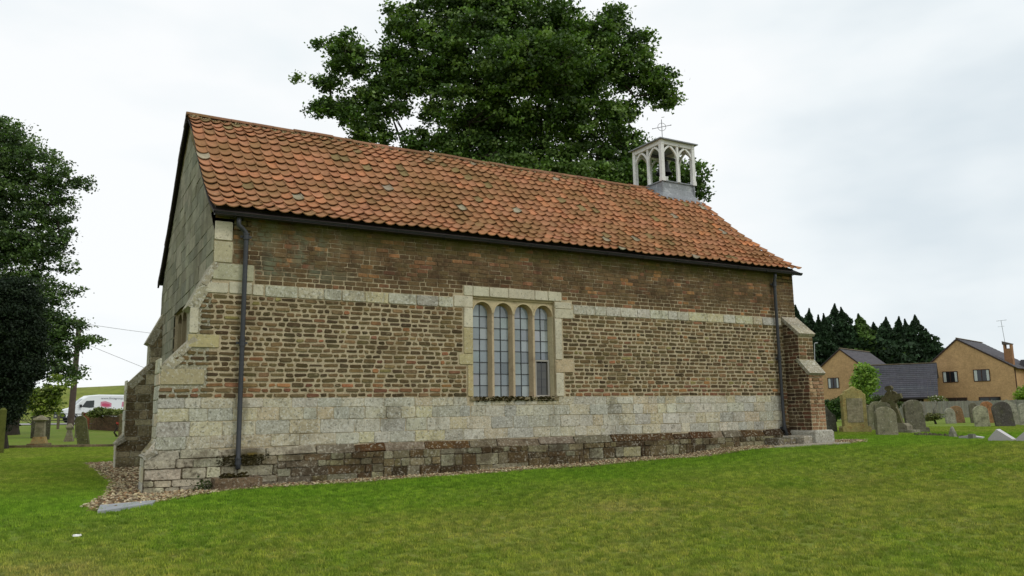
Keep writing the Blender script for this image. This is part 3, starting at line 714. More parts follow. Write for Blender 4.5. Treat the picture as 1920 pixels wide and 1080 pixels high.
for k in (1, 2, 3): jambprof(WX0+pitch*k, True, True)
jambprof(WX0, False, True, 'jamb'); jambprof(WX1, True, False, 'jamb')
m = MB(); m.box(WX0-.07, WX1+.05, -.03, .22, WZ0-.065, WZ0-.003, S(138, 126, 96)); si = m.build('sill', m_plinth, mw)
V, Fc, C = stones(420, 4.50, 6.24, -.045, .04, .03, .075, [S(84, 76, 42), S(70, 60, 34), S(104, 98, 66)], lambda x, y: random.random() < .8, lambda x, y: WZ0-.06+random.uniform(-.035, .045))
npmesh('moss', V, Fc, C, m_moss, si)
GLC = [S(128, 138, 142), S(138, 147, 150), S(120, 129, 134), S(146, 152, 154), S(132, 141, 144)]  # pane greys have the sky's reflection put into the colour
yg = YB-.012
for k in range(4):
    gl = MB(); ld = MB()
    cx = WX0+pitch*(k+.5); zb0 = WZ0 if k < 3 else 1.475
    nr = 8; hgt = (2.47-WZ0)/nr
    for i in range(nr):
        z0, z1 = WZ0+i*hgt, WZ0+(i+1)*hgt
        if z1 <= zb0+.02: continue
        z0 = max(z0, zb0)
        for j in range(2):
            x0 = cx-.165+j*.165; x1 = x0+.165; t = [random.uniform(-.0022, .0022) for _ in range(3)]
            gl.quad((x0, yg+t[0], z0), (x1, yg+t[1], z0), (x1, yg+t[1]+t[2], z1), (x0, yg+t[0]+t[2], z1), jit(random.choice(GLC), .16) if random.random() > .08 else S(96, 106, 112))
        if z0 > WZ0+.01: ld.box(cx-.165, cx+.165, yg-.010, yg-.004, z0-.006, z0+.006, fr=None)
    ld.box(cx-.006, cx+.006, yg-.012, yg-.003, zb0, 2.475)
    gp = gl.build('pane', m_glass, mw); ld.build('lead_came', m_iron, gp)
# open casement at the foot of the fourth light
cx = WX0+pitch*3.5; ca = MB()
wc = S(158, 154, 146)
for b in ((cx-.165, cx+.165, WZ0, WZ0+.035), (cx-.165, cx+.165, 1.445, 1.475), (cx-.165, cx-.125, WZ0+.036, 1.444), (cx+.13, cx+.165, WZ0+.036, 1.444)): ca.box(b[0], b[1], yg-.045, yg-.013, b[2], b[3], wc)
cf = ca.build('casement', m_paint, mw)
ip = MB()
for i in range(4):
    for j in range(2):
        x0 = cx-.125+j*.1275; z0 = WZ0+.036+i*.152; ip.quad((x0, yg-.010, z0), (x0+.1275, yg-.010, z0), (x0+.1275, yg-.010, z0+.152), (x0, yg-.010, z0+.152), jit(S(72, 70, 66), .15))
    ip.box(cx-.125, cx+.13, yg-.016, yg-.012, z0-.005, z0+.005, S(50, 50, 52))
ip.box(cx-.003, cx+.009, yg-.018, yg-.011, WZ0+.036, 1.444, S(50, 50, 52)); ip.build('casement_pane', m_glassdark, mw)

# --- west window (three lights, seen at a grazing angle)
ww = empty('window'); ww.parent = chapel; tag(ww, 'low mullioned window in the west gable')
m = MB(); lw = (GW1-GW0)/3
for k in range(4):
    yc = GW0+lw*k; hw = .06 if k in (1, 2) else .09
    yc = min(max(yc, GW0+hw), GW1-hw)
    m.prism([(yc-hw*.5, .07), (yc+hw*.5, .07), (yc+hw, .2), (yc-hw, .2)], GZ0, GZ1-.2, lambda u, v, w_: (v, u, w_), S(132, 120, 94))
for k in range(3):
    yc = GW0+lw*(k+.5); A = arch(yc, lw/2-.05, .16, GZ1-.2, 10)
    for (ya, za), (yb, zb_) in zip(A, A[1:]):
        m.quad((.07, ya, za), (.07, ya, GZ1), (.07, yb, GZ1), (.07, yb, zb_), S(132, 120, 94)); m.quad((.07, ya, za), (.07, yb, zb_), (.2, yb, zb_), (.2, ya, za), S(120, 106, 84))
    for s in (-1, 1): a = yc+s*(lw/2-.05); b = yc+s*lw/2; m.quad((.07, a, GZ1-.2), (.07, b, GZ1-.2), (.07, b, GZ1), (.07, a, GZ1), S(132, 120, 94))
m.box(-.03, .2, GW0-.03, GW1+.03, GZ0-.07, GZ0, S(130, 122, 100)); m.build('mullion', m_stone_fine, ww)
m = MB()
for k in range(3):
    for i in range(4):
        for j in range(2):
            y_ = GW0+lw*k+.05+j*(lw-.1)/2; z_ = GZ0+i*.28; t = random.uniform(-.002, .002); m.quad((.19+t, y_, z_), (.19+t, y_+(lw-.1)/2-.008, z_), (.19, y_+(lw-.1)/2-.008, z_+.272), (.19, y_, z_+.272), jit(S(96, 84, 66), .12))
m.build('pane', m_glass, ww)
m = MB(); m.box(TH+.02, L-TH-.02, TH+.4, W-TH-.02, 3.6, 3.66); m.build('ceiling', m_inside, chapel)

# --- roof
s_pts = [np.array(p) for p in PROF[::-1]]; seg = [np.linalg.norm(b-a) for a, b in zip(s_pts, s_pts[1:])]; SL = sum(seg)
def onslope(s):
    s = max(-.1, s); acc = 0
    for k, l in enumerate(seg):
        if s <= acc+l or k == len(seg)-1:
            t = (s-acc)/l; p = s_pts[k]+(s_pts[k+1]-s_pts[k])*t; d = (s_pts[k+1]-s_pts[k])/l; return p, d
        acc += l
NR = 16; gauge = (SL-.10)/NR; NC = 66; cw = (L+.16)/NC
TC = [S(168, 119, 86), S(164, 116, 81), S(160, 114, 79), S(172, 121, 88), S(158, 112, 79), S(168, 117, 85), S(156, 110, 75), S(170, 117, 82)]
def hprof(t):
    # broad trough and narrow roll at the right-hand edge
    return .046*abs(2*t-1)**2.1
def sag(x, s): return .035*math.sin(math.pi*min(max(x/L, 0), 1))*(1-.6*s/SL)+.010*math.sin(x*1.9+s*.8)*min(1, x/2)+.007*math.sin(x*4.3-s*2.1)
def tiles(mb, side, x_shift=0):
    NT = 9
    for i in range(NR):
        s0 = .06+i*gauge-.055; s1 = .06+(i+1)*gauge+.012
        for j in range(NC):
            xb = -.08+j*cw; js = random.uniform(-.016, .016); jx = random.uniform(-.005, .005); jr = random.uniform(-.018, .018); lf = random.uniform(-.003, .008)
            r_ = random.random(); u_ = (j/NC)
            if r_ < .012: col = jit(S(160, 154, 132), .15)
            elif r_ < .07: col = jit(S(150, 112, 76), .12)
            elif r_ < .10: col = jit(S(134, 116, 78), .12)
            elif r_ < .2: col = jit(S(186, 126, 88), .08)
            else: col = jit(random.choice(TC), .06)
            if u_ > .82 and i in (6, 7, 8, 9, 10) and random.random() < .25: col = jit(S(196, 130, 86), .08)
            rows = []
            for q, (s, lift) in enumerate(((s0, .0), ((s0+s1)/2, .023), (s1+js, .042+lf), (s1+js, .027+lf))):
                p, d = onslope(s); nrm = np.array([d[1], -d[0]]); nrm = nrm if nrm[1] > 0 else -nrm; row = []
                for k in range(NT):
                    t = k/(NT-1); h = hprof(t)+lift+(t-.5)*jr*(1 if q else 0)
                    tt = 1.09*t-.02; yy = p[0]+nrm[0]*h; zz = p[1]+nrm[1]*h
                    if side: yy = W-yy
                    xx = xb+cw*tt+jx; row.append(mb.vert(xx, yy, zz-sag(xx, s)))
                rows.append(row)
            for a, b in zip(rows, rows[1:]):
                for k in range(NT-1):
                    mb.face((a[k], b[k], b[k+1], a[k+1]) if not side else (a[k], a[k+1], b[k+1], b[k]), col)
roof = empty('roof'); roof.parent = chapel
mb = MB(); tiles(mb, False); tiles(mb, True); mb.build('roof_tiles', m_tile, roof)
mb = MB()   # boarding below the tiles
for side in (0, 1):
    for (a, b), (c, d) in zip(PROF, PROF[1:]):
        f2 = lambda y: W-y if side else y
        q = [(-.05, f2(a), b-.05), (L+.05, f2(a), b-.05), (L+.05, f2(c), d-.05), (-.05, f2(c), d-.05)]
        mb.quad(*q, col=S(60, 50, 42)); mb.quad(*[(x, y, z-.045) for x, y, z in q[::-1]], col=S(60, 50, 42))
        for k in (0, 2):
            p, r_ = (q[0], q[3]) if k == 0 else (q[1], q[2]); mb.quad(p, r_, (r_[0], r_[1], r_[2]-.045), (p[0], p[1], p[2]-.045), S(150, 140, 110))
mb.build('boarding', m_dark, roof)
mb = MB(); x = -.09
while x < 11.8:
    l = .43; col = jit(random.choice([S(132, 96, 72), S(126, 90, 68), S(142, 102, 78)]), .12); dz = random.uniform(-.006, .006); ang = 8
    P0 = [(.115*math.cos(math.pi*k/ang)+W/2, 6.50+dz+.085*math.sin(math.pi*k/ang)) for k in range(ang+1)]
    P0 = [(a, b-sag(x+.2, 0)) for a, b in P0]
    for (a, b), (c, d) in zip(P0, P0[1:]): mb.quad((x, a, b), (x+l-.008, a, b-.004), (x+l-.008, c, d-.004), (x, c, d), col)
    mb.poly([(x, a, b) for a, b in P0], col); mb.poly([(x+l-.008, a, b-.004) for a, b in P0[::-1]], col); x += l
mb.build('ridge_tile', m_tile, roof)
V, Fc, C = stones(900, -.05, 11.85, W/2-.20, W/2-.10, .03, .07, [S(160, 148, 112), S(140, 124, 88), S(176, 164, 130)], lambda x, y: True, lambda x, y: zr(y)+.01-sag(x, 0)+random.uniform(-.01, .03))
npmesh('ridge_mortar', V, Fc, C, m_gravel, roof)
mb = MB()   # barge boards
for side in (1,):
    for xx in (-.075,):
        ys_ = [y for y, z in PROF]
        for (a, b), (c, d) in zip(PROF, PROF[1:]):
            f2 = lambda y: W-y if side else y; hgt = .15 if side else .035
            x0, x1 = xx-.02, xx+.018
            A = [(x0, f2(a), b-.01), (x0, f2(c), d-.01), (x0, f2(c), d-.01-hgt), (x0, f2(a), b-.01-hgt)]; B = [(x1, p[1], p[2]) for p in A]
            mb.poly(A); mb.poly(B[::-1])
            for k in range(4): mb.quad(A[k], B[k], B[(k+1) % 4], A[(k+1) % 4])
mb.build('barge_board', m_dark, roof)
# gutters
def gutter(y, s, x0, x1):
    mb = MB(); pr_ = [(y+s*.058*math.cos(a), 3.665+.058*math.sin(a)-.02) for a in np.linspace(math.pi, 2*math.pi, 9)]; pi_ = [(y+s*.048*math.cos(a), 3.668+.048*math.sin(a)-.02) for a in np.linspace(2*math.pi, math.pi, 9)]
    P = pr_+pi_; n = len(P)
    for k in range(n): a, b = P[k], P[(k+1) % n]; mb.quad((x0, *a), (x1, *a), (x1, *b), (x0, *b))
    for x in (x0, x1): mb.poly([(x, *a) for a in pr_])
    o = mb.build('gutter', m_iron, chapel)
    x = x0+.3
    while x < x1:
        br = MB(); br.tube([(x, y+s*.066*math.cos(a), 3.66+.066*math.sin(a)-.02) for a in np.linspace(math.pi, 2*math.pi, 7)], .008, 5); x += .9; br.build('gutter_bracket', m_iron, o)
gutter(-.125, 1, -.03, L+.16); gutter(W+.125, -1, -.03, L+.16)
mb = MB(); mb.box(0, L, -.035, -.003, 3.63, 3.76); mb.build('fascia', m_dark, roof); mb = MB(); mb.box(0, L, W+.003, W+.035, 3.60, 3.76); mb.build('fascia', m_dark, roof)
# downpipes
def pipe(x, ztop, zbot, swan):
    m = MB(); r = .036; y = -.085
    if swan: path = [(x-.13, -.125, 3.57), (x-.13, -.125, 3.50), (x-.125, -.122, 3.46), (x-.06, -.10, 3.41), (x-.01, y, 3.365), (x, y, 3.31), (x, y, 2.5), (x, y-.005, 1.0), (x, y-.02, zbot+.1), (x, y-.06, zbot)]
    else: path = [(x, -.125, 3.57), (x, -.12, 3.5), (x, y-.01, 3.42), (x, y, 3.3), (x, y, 1.0), (x, y-.01, .1), (x, y-.07, zbot)]
    m.tube(path, r, 14); o = m.build('downpipe', m_pipe, chapel, smooth=True)
    for zc in ((3.30, 1.62, -.17) if swan else (3.33, 1.62, .06)):
        c = MB(); c.lathe([(r+.001, zc-.05), (r+.014, zc-.05), (r+.014, zc-.03), (r+.008, zc-.028), (r+.008, zc+.028), (r+.014, zc+.03), (r+.014, zc+.05), (r+.001, zc+.05)], x, y-(.0 if zc > .5 else .012 if zc > -.1 else .03), 14)
        c.box(x-.085, x+.085, y+.03, y+.045, zc-.018, zc+.018); c.build('pipe_collar', m_pipe, o)
pipe(.465, 3.5, -.28, True); pipe(12.285, 3.5, -.12, False)

# --- bell turret
bx0, bx1, by0, by1 = 11.84, 12.94, 3.10, 4.23; bcx, bcy = (bx0+bx1)/2, (by0+by1)/2
bell_t = empty('bell_turret'); bell_t.parent = chapel
zl = 6.60; zp = 7.66
mb = MB()   # lead clad base, flaring where it meets the roof
rings = []
for k, (ex, zoff) in enumerate(((0, None), (.0, .25), (.03, .12), (.10, .05), (.2, .0))):
    ring = []
    for sx, sy in ((-1, -1), (1, -1), (1, 1), (-1, 1)):
        x = bcx+sx*((bx1-bx0)/2+ex); y = bcy+sy*((by1-by0)/2+ex)
        z = zl if zoff is None else min(zl-.01*k, zr(y if y < W/2 else W-y)+.05+zoff)
        ring.append((x, y, z))
    # add mid ridge points
    r6 = [ring[0], ((ring[0][0]+ring[1][0])/2, ring[0][1], ring[0][2]), ring[1]]
    xm1 = ring[1][0]; zc = zl if zoff is None else min(zl-.005*k, 6.5+.08+zoff*.2)
    r6 += [(xm1, bcy, zc), ring[2], ((ring[2][0]+ring[3][0])/2, ring[2][1], ring[2][2]), ring[3], (ring[3][0], bcy, zc)]
    rings.append([mb.vert(p) for p in r6])
for a, b in zip(rings, rings[1:]):
    for k in range(8): j = (k+1) % 8; mb.face((a[k], b[k], b[j], a[j]))
mb.face(rings[0]); tb = mb.build('lead_base', m_lead, bell_t)
mb = MB()
for x, y in ((bx0, by0), (bx1, by0), (bx0, by1), (bx1, by1)):
    zz = max(zr(y)+.1, 6.1); mb.tube([(x, y, zz), (x, y, zl+.02)], .035, 8)
mb.box(bx0-.03, bx1+.03, by0-.03, by1+.03, zl+.002, zl+.03); mb.build('lead_roll', m_lead, bell_t)
for x, y in ((bx0, by0), (bx1, by0), (bx0, by1), (bx1, by1)):
    mb = MB(); h = .052; mb.box(x-h, x+h, y-h, y+h, zl-(.0 if y == by0 else .1), zp); mb.box(x-h-.012, x+h+.012, y-h-.012, y+h+.012, zl+.0, zl+.12); mb.build('corner_post', m_white, bell_t)
for (xa, ya, xb, yb) in ((bx0, by0, bx1, by0), (bx0, by1, bx1, by1), (bx0, by0, bx0, by1), (bx1, by0, bx1, by1)):
    ox = np.array([xa, ya]); dv = np.array([xb-xa, yb-ya]); ln = np.linalg.norm(dv); dv /= ln; nv = np.array([-dv[1], dv[0]])
    FR = lambda u, v, w_: (ox[0]+dv[0]*u+nv[0]*w_, ox[1]+dv[1]*u+nv[1]*w_, v)
    mid = MB(); mid.prism([(ln/2-.032, zl+.0), (ln/2+.032, zl+.0), (ln/2+.032, zp-.02), (ln/2-.032, zp-.02)], -.03, .03, FR); mid.build('mid_post', m_white, bell_t)
    ar = MB()
    for c0 in (ln*.25, ln*.75):
        hw = ln*.25-.035; zs_ = zp-.42; hh = .36; n = 9
        inner, outer = [], []
        for k in range(n+1):
            t = k/n; a = t*math.pi/3; rr_ = 2*hw; x = -hw+rr_*(1-math.cos(a)); z = zs_+hh*math.sin(a)/math.sin(math.pi/3)
            inner.append((x, z)); outer.append((x-.05*math.cos(a*.9), z+.05*math.sin(a)))
        for s in (1, -1):
            for k in range(n):
                q = [inner[k], inner[k+1], outer[k+1], outer[k]]; q = [(c0+s*p[0], min(p[1], zp-.01)) for p in q]
                ar.prism(q if s > 0 else q[::-1], -.024, .024, FR)
    ar.build('arch_brace', m_white, bell_t)
    be = MB(); be.prism([(-.06, zp-.015), (ln+.06, zp-.015), (ln+.06, zp+.10), (-.06, zp+.10)], -.045+(.002 if xa != xb else 0), .045-(.002 if xa != xb else 0), FR); be.build('top_beam', m_white, bell_t)
mb = MB(); ov = .13; z0 = zp+.10
ring = [(bx0-ov, by0-ov), (bx1+ov, by0-ov), (bx1+ov, by1+ov), (bx0-ov, by1+ov)]
lo = [mb.vert(x, y, z0) for x, y in ring]; hi = [mb.vert(x, y, z0+.028) for x, y in ring]; ap = mb.vert(bcx, bcy, z0+.17)
mb.face(lo[::-1])
for k in range(4): j = (k+1) % 4; mb.face((lo[k], lo[j], hi[j], hi[k])); mb.face((hi[k], hi[j], ap))
mb.build('turret_roof', m_lead, bell_t)
mb = MB(); zz = z0+.15
mb.tube([(bcx, bcy, zz), (bcx, bcy, zz+.72)], .009, 6); ca_, sa_ = math.cos(R_(50)), math.sin(R_(50))
rc = zz+.50; ax = np.array([math.cos(-.15), math.sin(-.15)]) 
ax = np.array([.86, -.5])
mb.tube([(bcx+ax[0]*.115*math.cos(a), bcy+ax[1]*.115*math.cos(a), rc+.115*math.sin(a)) for a in np.linspace(0, 2*math.pi, 25)], .006, 5, caps=False)
mb.tube([(bcx-ax[0]*.26, bcy-ax[1]*.26, rc-.05), (bcx+ax[0]*.26, bcy+ax[1]*.26, rc+.05)], .008, 6)
for s in (-1, 1): mb.lathe([(.002, rc+s*.05-.02), (.018, rc+s*.05), (.002, rc+s*.05+.02)], bcx+s*ax[0]*.26, bcy+s*ax[1]*.26, 6)
mb.build('cross_finial', m_iron, bell_t)
for (ox_, oy_) in ((0.03, 0), (.38, -.2)):
    mb = MB()
    for k in range(5):
        a = k*1.3; mb.tube([(bcx+ox_+.03*math.cos(a), bcy+oy_+.03*math.sin(a), zz-.09), (bcx+ox_+.05*math.cos(a), bcy+oy_+.05*math.sin(a), zz+.02), (bcx+ox_+.08*math.cos(a), bcy+oy_+.08*math.sin(a), zz+.05)], [.03, .022, .006], 5)
    mb.build('crest_ornament', m_iron, bell_t)
mb = MB(); zb_ = 7.02
mb.lathe([(.0, zb_+.40), (.09, zb_+.40), (.13, zb_+.36), (.145, zb_+.25), (.16, zb_+.14), (.20, zb_+.05), (.245, zb_), (.225, zb_), (.15, zb_+.12), (.0, zb_+.3)], bcx, bcy, 24)
mb.tube([(bcx, bcy, zb_+.40), (bcx, bcy, zp)], .03, 8); mb.tube([(bcx-.5, bcy, zp-.16), (bcx+.5, bcy, zp-.16)], .045, 8)
mb.build('bell', m_iron, bell_t, smooth=True)

# --- drain troughs and odd pieces
t = thing('drain_trough', (.42, -.3, -.58), 'low hollow stone trough under the left downpipe', 'trough')
mb = MB(); x0, x1, y0, y1, za, zb2 = .08, .74, -.54, -.18, -.72, -.385; cst = S(112, 94, 74)
for b in ((x0, x1, y0, y0+.07), (x0, x1, y1-.06, y1), (x0, x0+.08, y0+.071, y1-.061), (x1-.08, x1, y0+.071, y1-.061)): mb.box(*b, za, zb2, cst)
mb.box(x0+.081, x1-.081, y0+.071, y1-.061, za, zb2-.1, S(60, 62, 34)); tr = mb.build('basin', m_plinth, t); V, Fc, C = stones(60, x0+.1, x1-.1, y0+.08, y1-.07, .04, .10, [S(62, 66, 34), S(48, 52, 28)], lambda x, y: True, lambda x, y: zb2-.08+random.uniform(0, .12)); npmesh('moss', V, Fc, C, m_moss, t)
V, Fc, C = stones(500, .15, 1.0, -.115, -.095, .012, .035, [S(62, 58, 34), S(70, 58, 34), S(48, 42, 30)], lambda x, y: abs(x-.5)+random.uniform(0, .25) < .45, lambda x, y: -.15+random.uniform(-.10, .06)); npmesh('moss', V, Fc, C, m_moss, plinth)
t = thing('drain_trough', (12.2, -.35, -.3), 'dark square edged stone drain block under the right downpipe', 'trough')
mb = MB(); mb.box(11.62, 12.15, -.50, -.1, -.6, -.17, S(98, 88, 70)); mb.box(11.64, 12.13, -.48, -.12, -.169, -.155, S(84, 78, 60)); mb.build('basin', m_stone, t)
mb = MB(); mb.prism([(10.9, -1.05), (12.9, -1.32), (13.0, -1.12), (12.5, -.74), (11.2, -.72)], 0, .035, lambda u, v, w_: (u, v, g(u, v)+w_), S(150, 142, 124)); tag(mb.build('paving_slab', m_stone), 'worn flat stone slab beside the right-hand buttress foot', 'paving slab')
mb = MB(); q = [at(188, 949, 2, -.57)[:2], at(292, 941, 2, -.57)[:2], at(286, 946, 2, -.57)[:2], at(182, 959, 2, -.57)[:2]]
mb.prism([tuple(a) for a in q][::-1], -.03, .035, lambda u, v, w_: (u, v, g(u, v)+w_), S(150, 154, 158)); tag(mb.build('edging_slab', m_stone_fine), 'flat pale grey edging slab at the gravel corner in the lawn', 'edging slab')
p = at(143, 1006, 2, g(*at(143, 1005, 2, -.74)[:2])+.02); mb = MB()
a = np.linspace(0, 2*math.pi, 9)[:-1]; lo_ = [mb.vert(p[0]+.055*math.cos(x)*random.uniform(.6, 1.1), p[1]+.055*math.sin(x)*random.uniform(.6, 1.1), p[2]+.005) for x in a]; hi_ = [mb.vert(p[0]+.04*math.cos(x), p[1]+.035*math.sin(x), p[2]+.02+random.uniform(-.01, .008)) for x in a]
for k in range(8): mb.face((lo_[k], lo_[(k+1) % 8], hi_[(k+1) % 8], hi_[k]), S(226, 226, 222))
mb.face(hi_, S(232, 232, 228)); mb.face(lo_[::-1], S(226, 226, 222)); tag(mb.build('litter', m_paint), 'small crumpled white scrap lying on the front lawn', 'litter')
# small weeds by the trough
def leaves(n, cen, spread, size, cols, flat=.6, name='foliage', mt=None, parent=None, droop=0):
    cen = np.asarray(cen, float); C0 = cen[rng.integers(0, len(cen), n)] if cen.ndim == 2 else np.repeat(cen[None], n, 0)
    sp_ = np.asarray(spread); P = C0+rng.normal(0, 1, (n, 3))*sp_
    return quads(P, size, cols, name, mt or m_leaf, parent, flat, droop)
def quads(P, size, cols, name, mt, parent, flat=.6, droop=0, cc=None):
    n = len(P); a = rng.normal(0, 1, (n, 3)); a[:, 2] = a[:, 2]*flat-droop; a /= np.linalg.norm(a, axis=1)[:, None]
    b = rng.normal(0, 1, (n, 3)); b -= a*(a*b).sum(1)[:, None]; b /= np.linalg.norm(b, axis=1)[:, None]
    s = size*rng.uniform(.6, 1.25, (n, 1)); V = np.stack([P-a*s*.5, P+b*s*.33, P+a*s*.5, P-b*s*.33], 1).reshape(-1, 3)
    Fc = np.arange(4*n).reshape(n, 4)
    if cc is None: cc = np.array([S(*c) for c in cols])[rng.integers(0, len(cols), n)]
    cc = cc*rng.uniform(.7, 1.3, (n, 1)); return npmesh(name, V, Fc, cc, mt, parent)
t = thing('weed', (.0, -.2, -.56), 'small dark green weed growing beside the left stone trough', 'weed')
leaves(160, (-.02, -.3, -.5), (.09, .05, .06), .05, [(52, 66, 30), (70, 84, 38)], name='leaf', parent=t)
# ------------------------------------------------------------------ trees
def place(px, py, D):
    """ground point seen at (px,py) near horizontal distance D"""
    best = None
    for d in np.linspace(D*.6, D*1.6, 121):
        p = dep(px, py, d); e_ = abs(p[2]-g(p[0], p[1]))
        if best is None or e_ < best[0]-1e-4: best = (e_, d, p)
    p = best[2]; return (float(p[0]), float(p[1]), g(p[0], p[1])), float(best[1])
def frame(px, turn=0):
    a = YAW+math.atan((px-960)/F)+R_(turn); return np.array([math.cos(a), -math.sin(a), 0]), np.array([math.sin(a), math.cos(a), 0])   # right, away
def crown(lobes, D, nper, size, cols, clr, shell=.45, squash=.75, dens=70):
    """lobes: photo ellipses (px,py,rx,ry[,dd]) set as real ellipsoids around distance D"""
    P = []; col = []; cl = []; base = np.array([S(*c) for c in cols])
    for lb in lobes:
        px, py, rx, ry = lb[:4]; dd = lb[4] if len(lb) > 4 else 0
        c = dep(px, py, D+dd); k = (D+dd)/F*1.02; R3 = np.array([rx*k, min(rx, ry*1.3)*k*.95, ry*k]); rt, aw = frame(px)
        n = int(nper*rx*ry/10000*(1+.0*dd))
        for _ in range(max(3, n)):
            d = rng.normal(0, 1, 3); d /= np.linalg.norm(d); rad = rng.uniform(shell, 1.0)**.7*(1.12 if rng.random() < .12 else 1)
            q = d*rad; cc = c+rt*q[0]*R3[0]+aw*q[1]*R3[1]+np.array([0, 0, 1])*q[2]*R3[2]
            cl.append(cc); r = clr*rng.uniform(.6, 1.3); m_ = int(dens*rng.uniform(.6, 1.3))
            pts = rng.normal(0, 1, (m_, 3))*np.array([r, r, r*squash*.6])*.55; P.append(cc+pts)
            b = base[rng.integers(0, len(base))]*rng.uniform(.75, 1.25); col.append(np.repeat(b[None], m_, 0))
    return np.vstack(P), np.vstack(col), np.array(cl)
def boughs(mb, foot, top, r, lobec, cl, ntw):
    foot = np.array(foot, float); top = np.array(top, float)
    mb.tube([foot-(0, 0, .3), lerp(foot, top, .08), lerp(foot, top, .5)+rng.normal(0, .1, 3), top], [r*1.5, r*1.1, r*.85, r*.6], 10)
    nodes = [(top, r*.5)]
    for c in sorted(lobec, key=lambda c: np.linalg.norm(c-top)):
        a, ra = min(nodes, key=lambda q: np.linalg.norm(q[0]-c)+.35*abs(np.linalg.norm(q[0]-top)-0)*.5); ra = max(.05, min(ra*.75, r*.4)); d = c-a
        m1 = a+d*.35+rng.normal(0, .22, 3)+np.array([0, 0, .25]); m2 = a+d*.7+rng.normal(0, .25, 3)
        mb.tube([a, m1, m2, c], [ra, ra*.85, ra*.7, ra*.5], 7); nodes += [(m1, ra*.85), (m2, ra*.7), (c, ra*.5)]
    idx = rng.choice(len(cl), min(ntw, len(cl)), replace=False)
    for e_ in cl[idx]:
        a, ra = min(nodes, key=lambda q: np.linalg.norm(q[0]-e_)); m = lerp(a, e_, .5)+rng.normal(0, .15, 3); mb.tube([a, m, e_], [min(ra*.5, .045), .025, .01], 5)
def limbs(mb, foot, top, r, ends, split=.35):
    foot = np.array(foot, float); top = np.array(top, float)
    mb.tube([foot-(0, 0, .3), lerp(foot, top, .08), lerp(foot, top, .5)+rng.normal(0, .1, 3), top], [r*1.5, r*1.1, r*.85, r*.6], 10)
    for e_ in ends:
        t = rng.uniform(split, 1); a = lerp(foot, top, t); e_ = np.array(e_); m1 = lerp(a, e_, .45)+rng.normal(0, .25, 3)+np.array([0, 0, .3]); m2 = lerp(a, e_, .75)+rng.normal(0, .2, 3)
        ra = r*rng.uniform(.18, .34); mb.tube([a, m1, m2, e_], [ra, ra*.6, ra*.35, .012], 6)
def tree(px, D, lobes, label, nper, size, cols, clr, r=.4, trunk_top=None, nl=60, name='broadleaf_tree', mt=None, dens=70, flat=.6, squash=.75, group=None, shell=.45):
    x, y = HP(px, D); z = g(x, y); t = thing(name, (x, y, z), label, 'tree', group)
    P, col, cl = crown(lobes, D, nper, size, cols, clr, dens=dens, squash=squash, shell=shell)
    P = P[P[:, 2] > z+.05+0*P[:, 2]]; col = col[:len(P)]
    quads(P, size, None, 'crown', mt or m_leaf, t, flat=flat, cc=col)
    mb = MB(); tz = trunk_top or (z+3); lc = [dep(l_[0], l_[1]+l_[3]*.3, D+(l_[4] if len(l_) > 4 else 0)) for l_ in lobes if l_[2] > 25]
    boughs(mb, (x, y, z), (x, y, tz), r, lc, cl, nl); mb.build('trunk', m_bark, t)
    return t
LG = [(70, 98, 38), (82, 110, 46), (60, 84, 34), (98, 126, 56), (56, 78, 34), (116, 140, 76)]
main = [(900, 95, 105, 85), (990, 45, 95, 62), (1100, 110, 90, 85), (810, 110, 70, 75), (870, 205, 90, 55), (1000, 200, 110, 80), (1110, 235, 90, 55), (765, 45, 50, 45), (880, 0, 100, 55), (1146, 48, 28, 34),
    (660, 115, 50, 34), (612, 155, 36, 14), (625, 200, 42, 20), (680, 215, 48, 30), (640, 85, 32, 28), (598, 82, 14, 8), (700, 250, 50, 20), (1185, 130, 48, 48), (1225, 165, 34, 26), (1245, 195, 24, 10), (1195, 85, 30, 36), (1160, 22, 12, 14), (1070, 60, 50, 40),
    (1000, 290, 105, 30), (880, 275, 80, 28), (1120, 305, 78, 36), (1190, 285, 42, 36), (1235, 330, 50, 48), (1295, 330, 30, 30), (1312, 362, 16, 14), (910, -30, 130, 55), (1165, 205, 40, 14), (760, 160, 40, 40), (566, 148, 14, 5), (1140, 345, 90, 26), (790, 262, 50, 20),
    (720, 140, 34, 30), (690, 185, 36, 24), (735, 100, 30, 30), (1238, 150, 32, 26), (1255, 185, 22, 14), (960, 320, 110, 26, -1), (1080, 330, 90, 26, -1), (860, 300, 60, 18, 1), (760, 285, 40, 12), (1170, 335, 60, 26, -1), (930, 240, 90, 50, 1), (1040, 110, 100, 80, 3), (738, 205, 26, 20), (705, 180, 26, 16), (585, 210, 16, 8), (1000, 120, 120, 60, -2)]
tree(985, 31, main, 'tall broad leafy tree rising behind the chapel roof', 360, .165, LG, .32, r=.42, trunk_top=5.5, nl=420, dens=46, squash=.9, shell=.35)
LL = [(62, 84, 44), (74, 98, 50), (84, 108, 56), (54, 72, 42), (94, 116, 64)]
left = [(15, 265, 50, 36), (60, 305, 60, 42), (112, 335, 40, 26), (20, 360, 80, 55), (90, 400, 56, 34), (150, 345, 26, 14), (125, 372, 22, 14), (20, 450, 75, 50), (80, 470, 52, 30), (112, 440, 28, 18), (40, 530, 66, 40), (100, 555, 42, 22), (-40, 300, 90, 100), (-40, 450, 100, 110),
    (90, 605, 60, 28), (122, 640, 50, 20), (168, 636, 24, 8), (150, 545, 20, 6), (80, 668, 52, 28), (112, 690, 38, 20), (140, 705, 16, 14), (55, 620, 60, 44), (128, 500, 20, 10), (0, 240, 34, 18), (135, 610, 24, 10)]
tree(20, 44, left, 'tall airy leafy tree at the left behind the dark yew', 460, .18, LL, .38, r=.4, trunk_top=4.5, nl=320, dens=34, squash=.9, shell=.25)
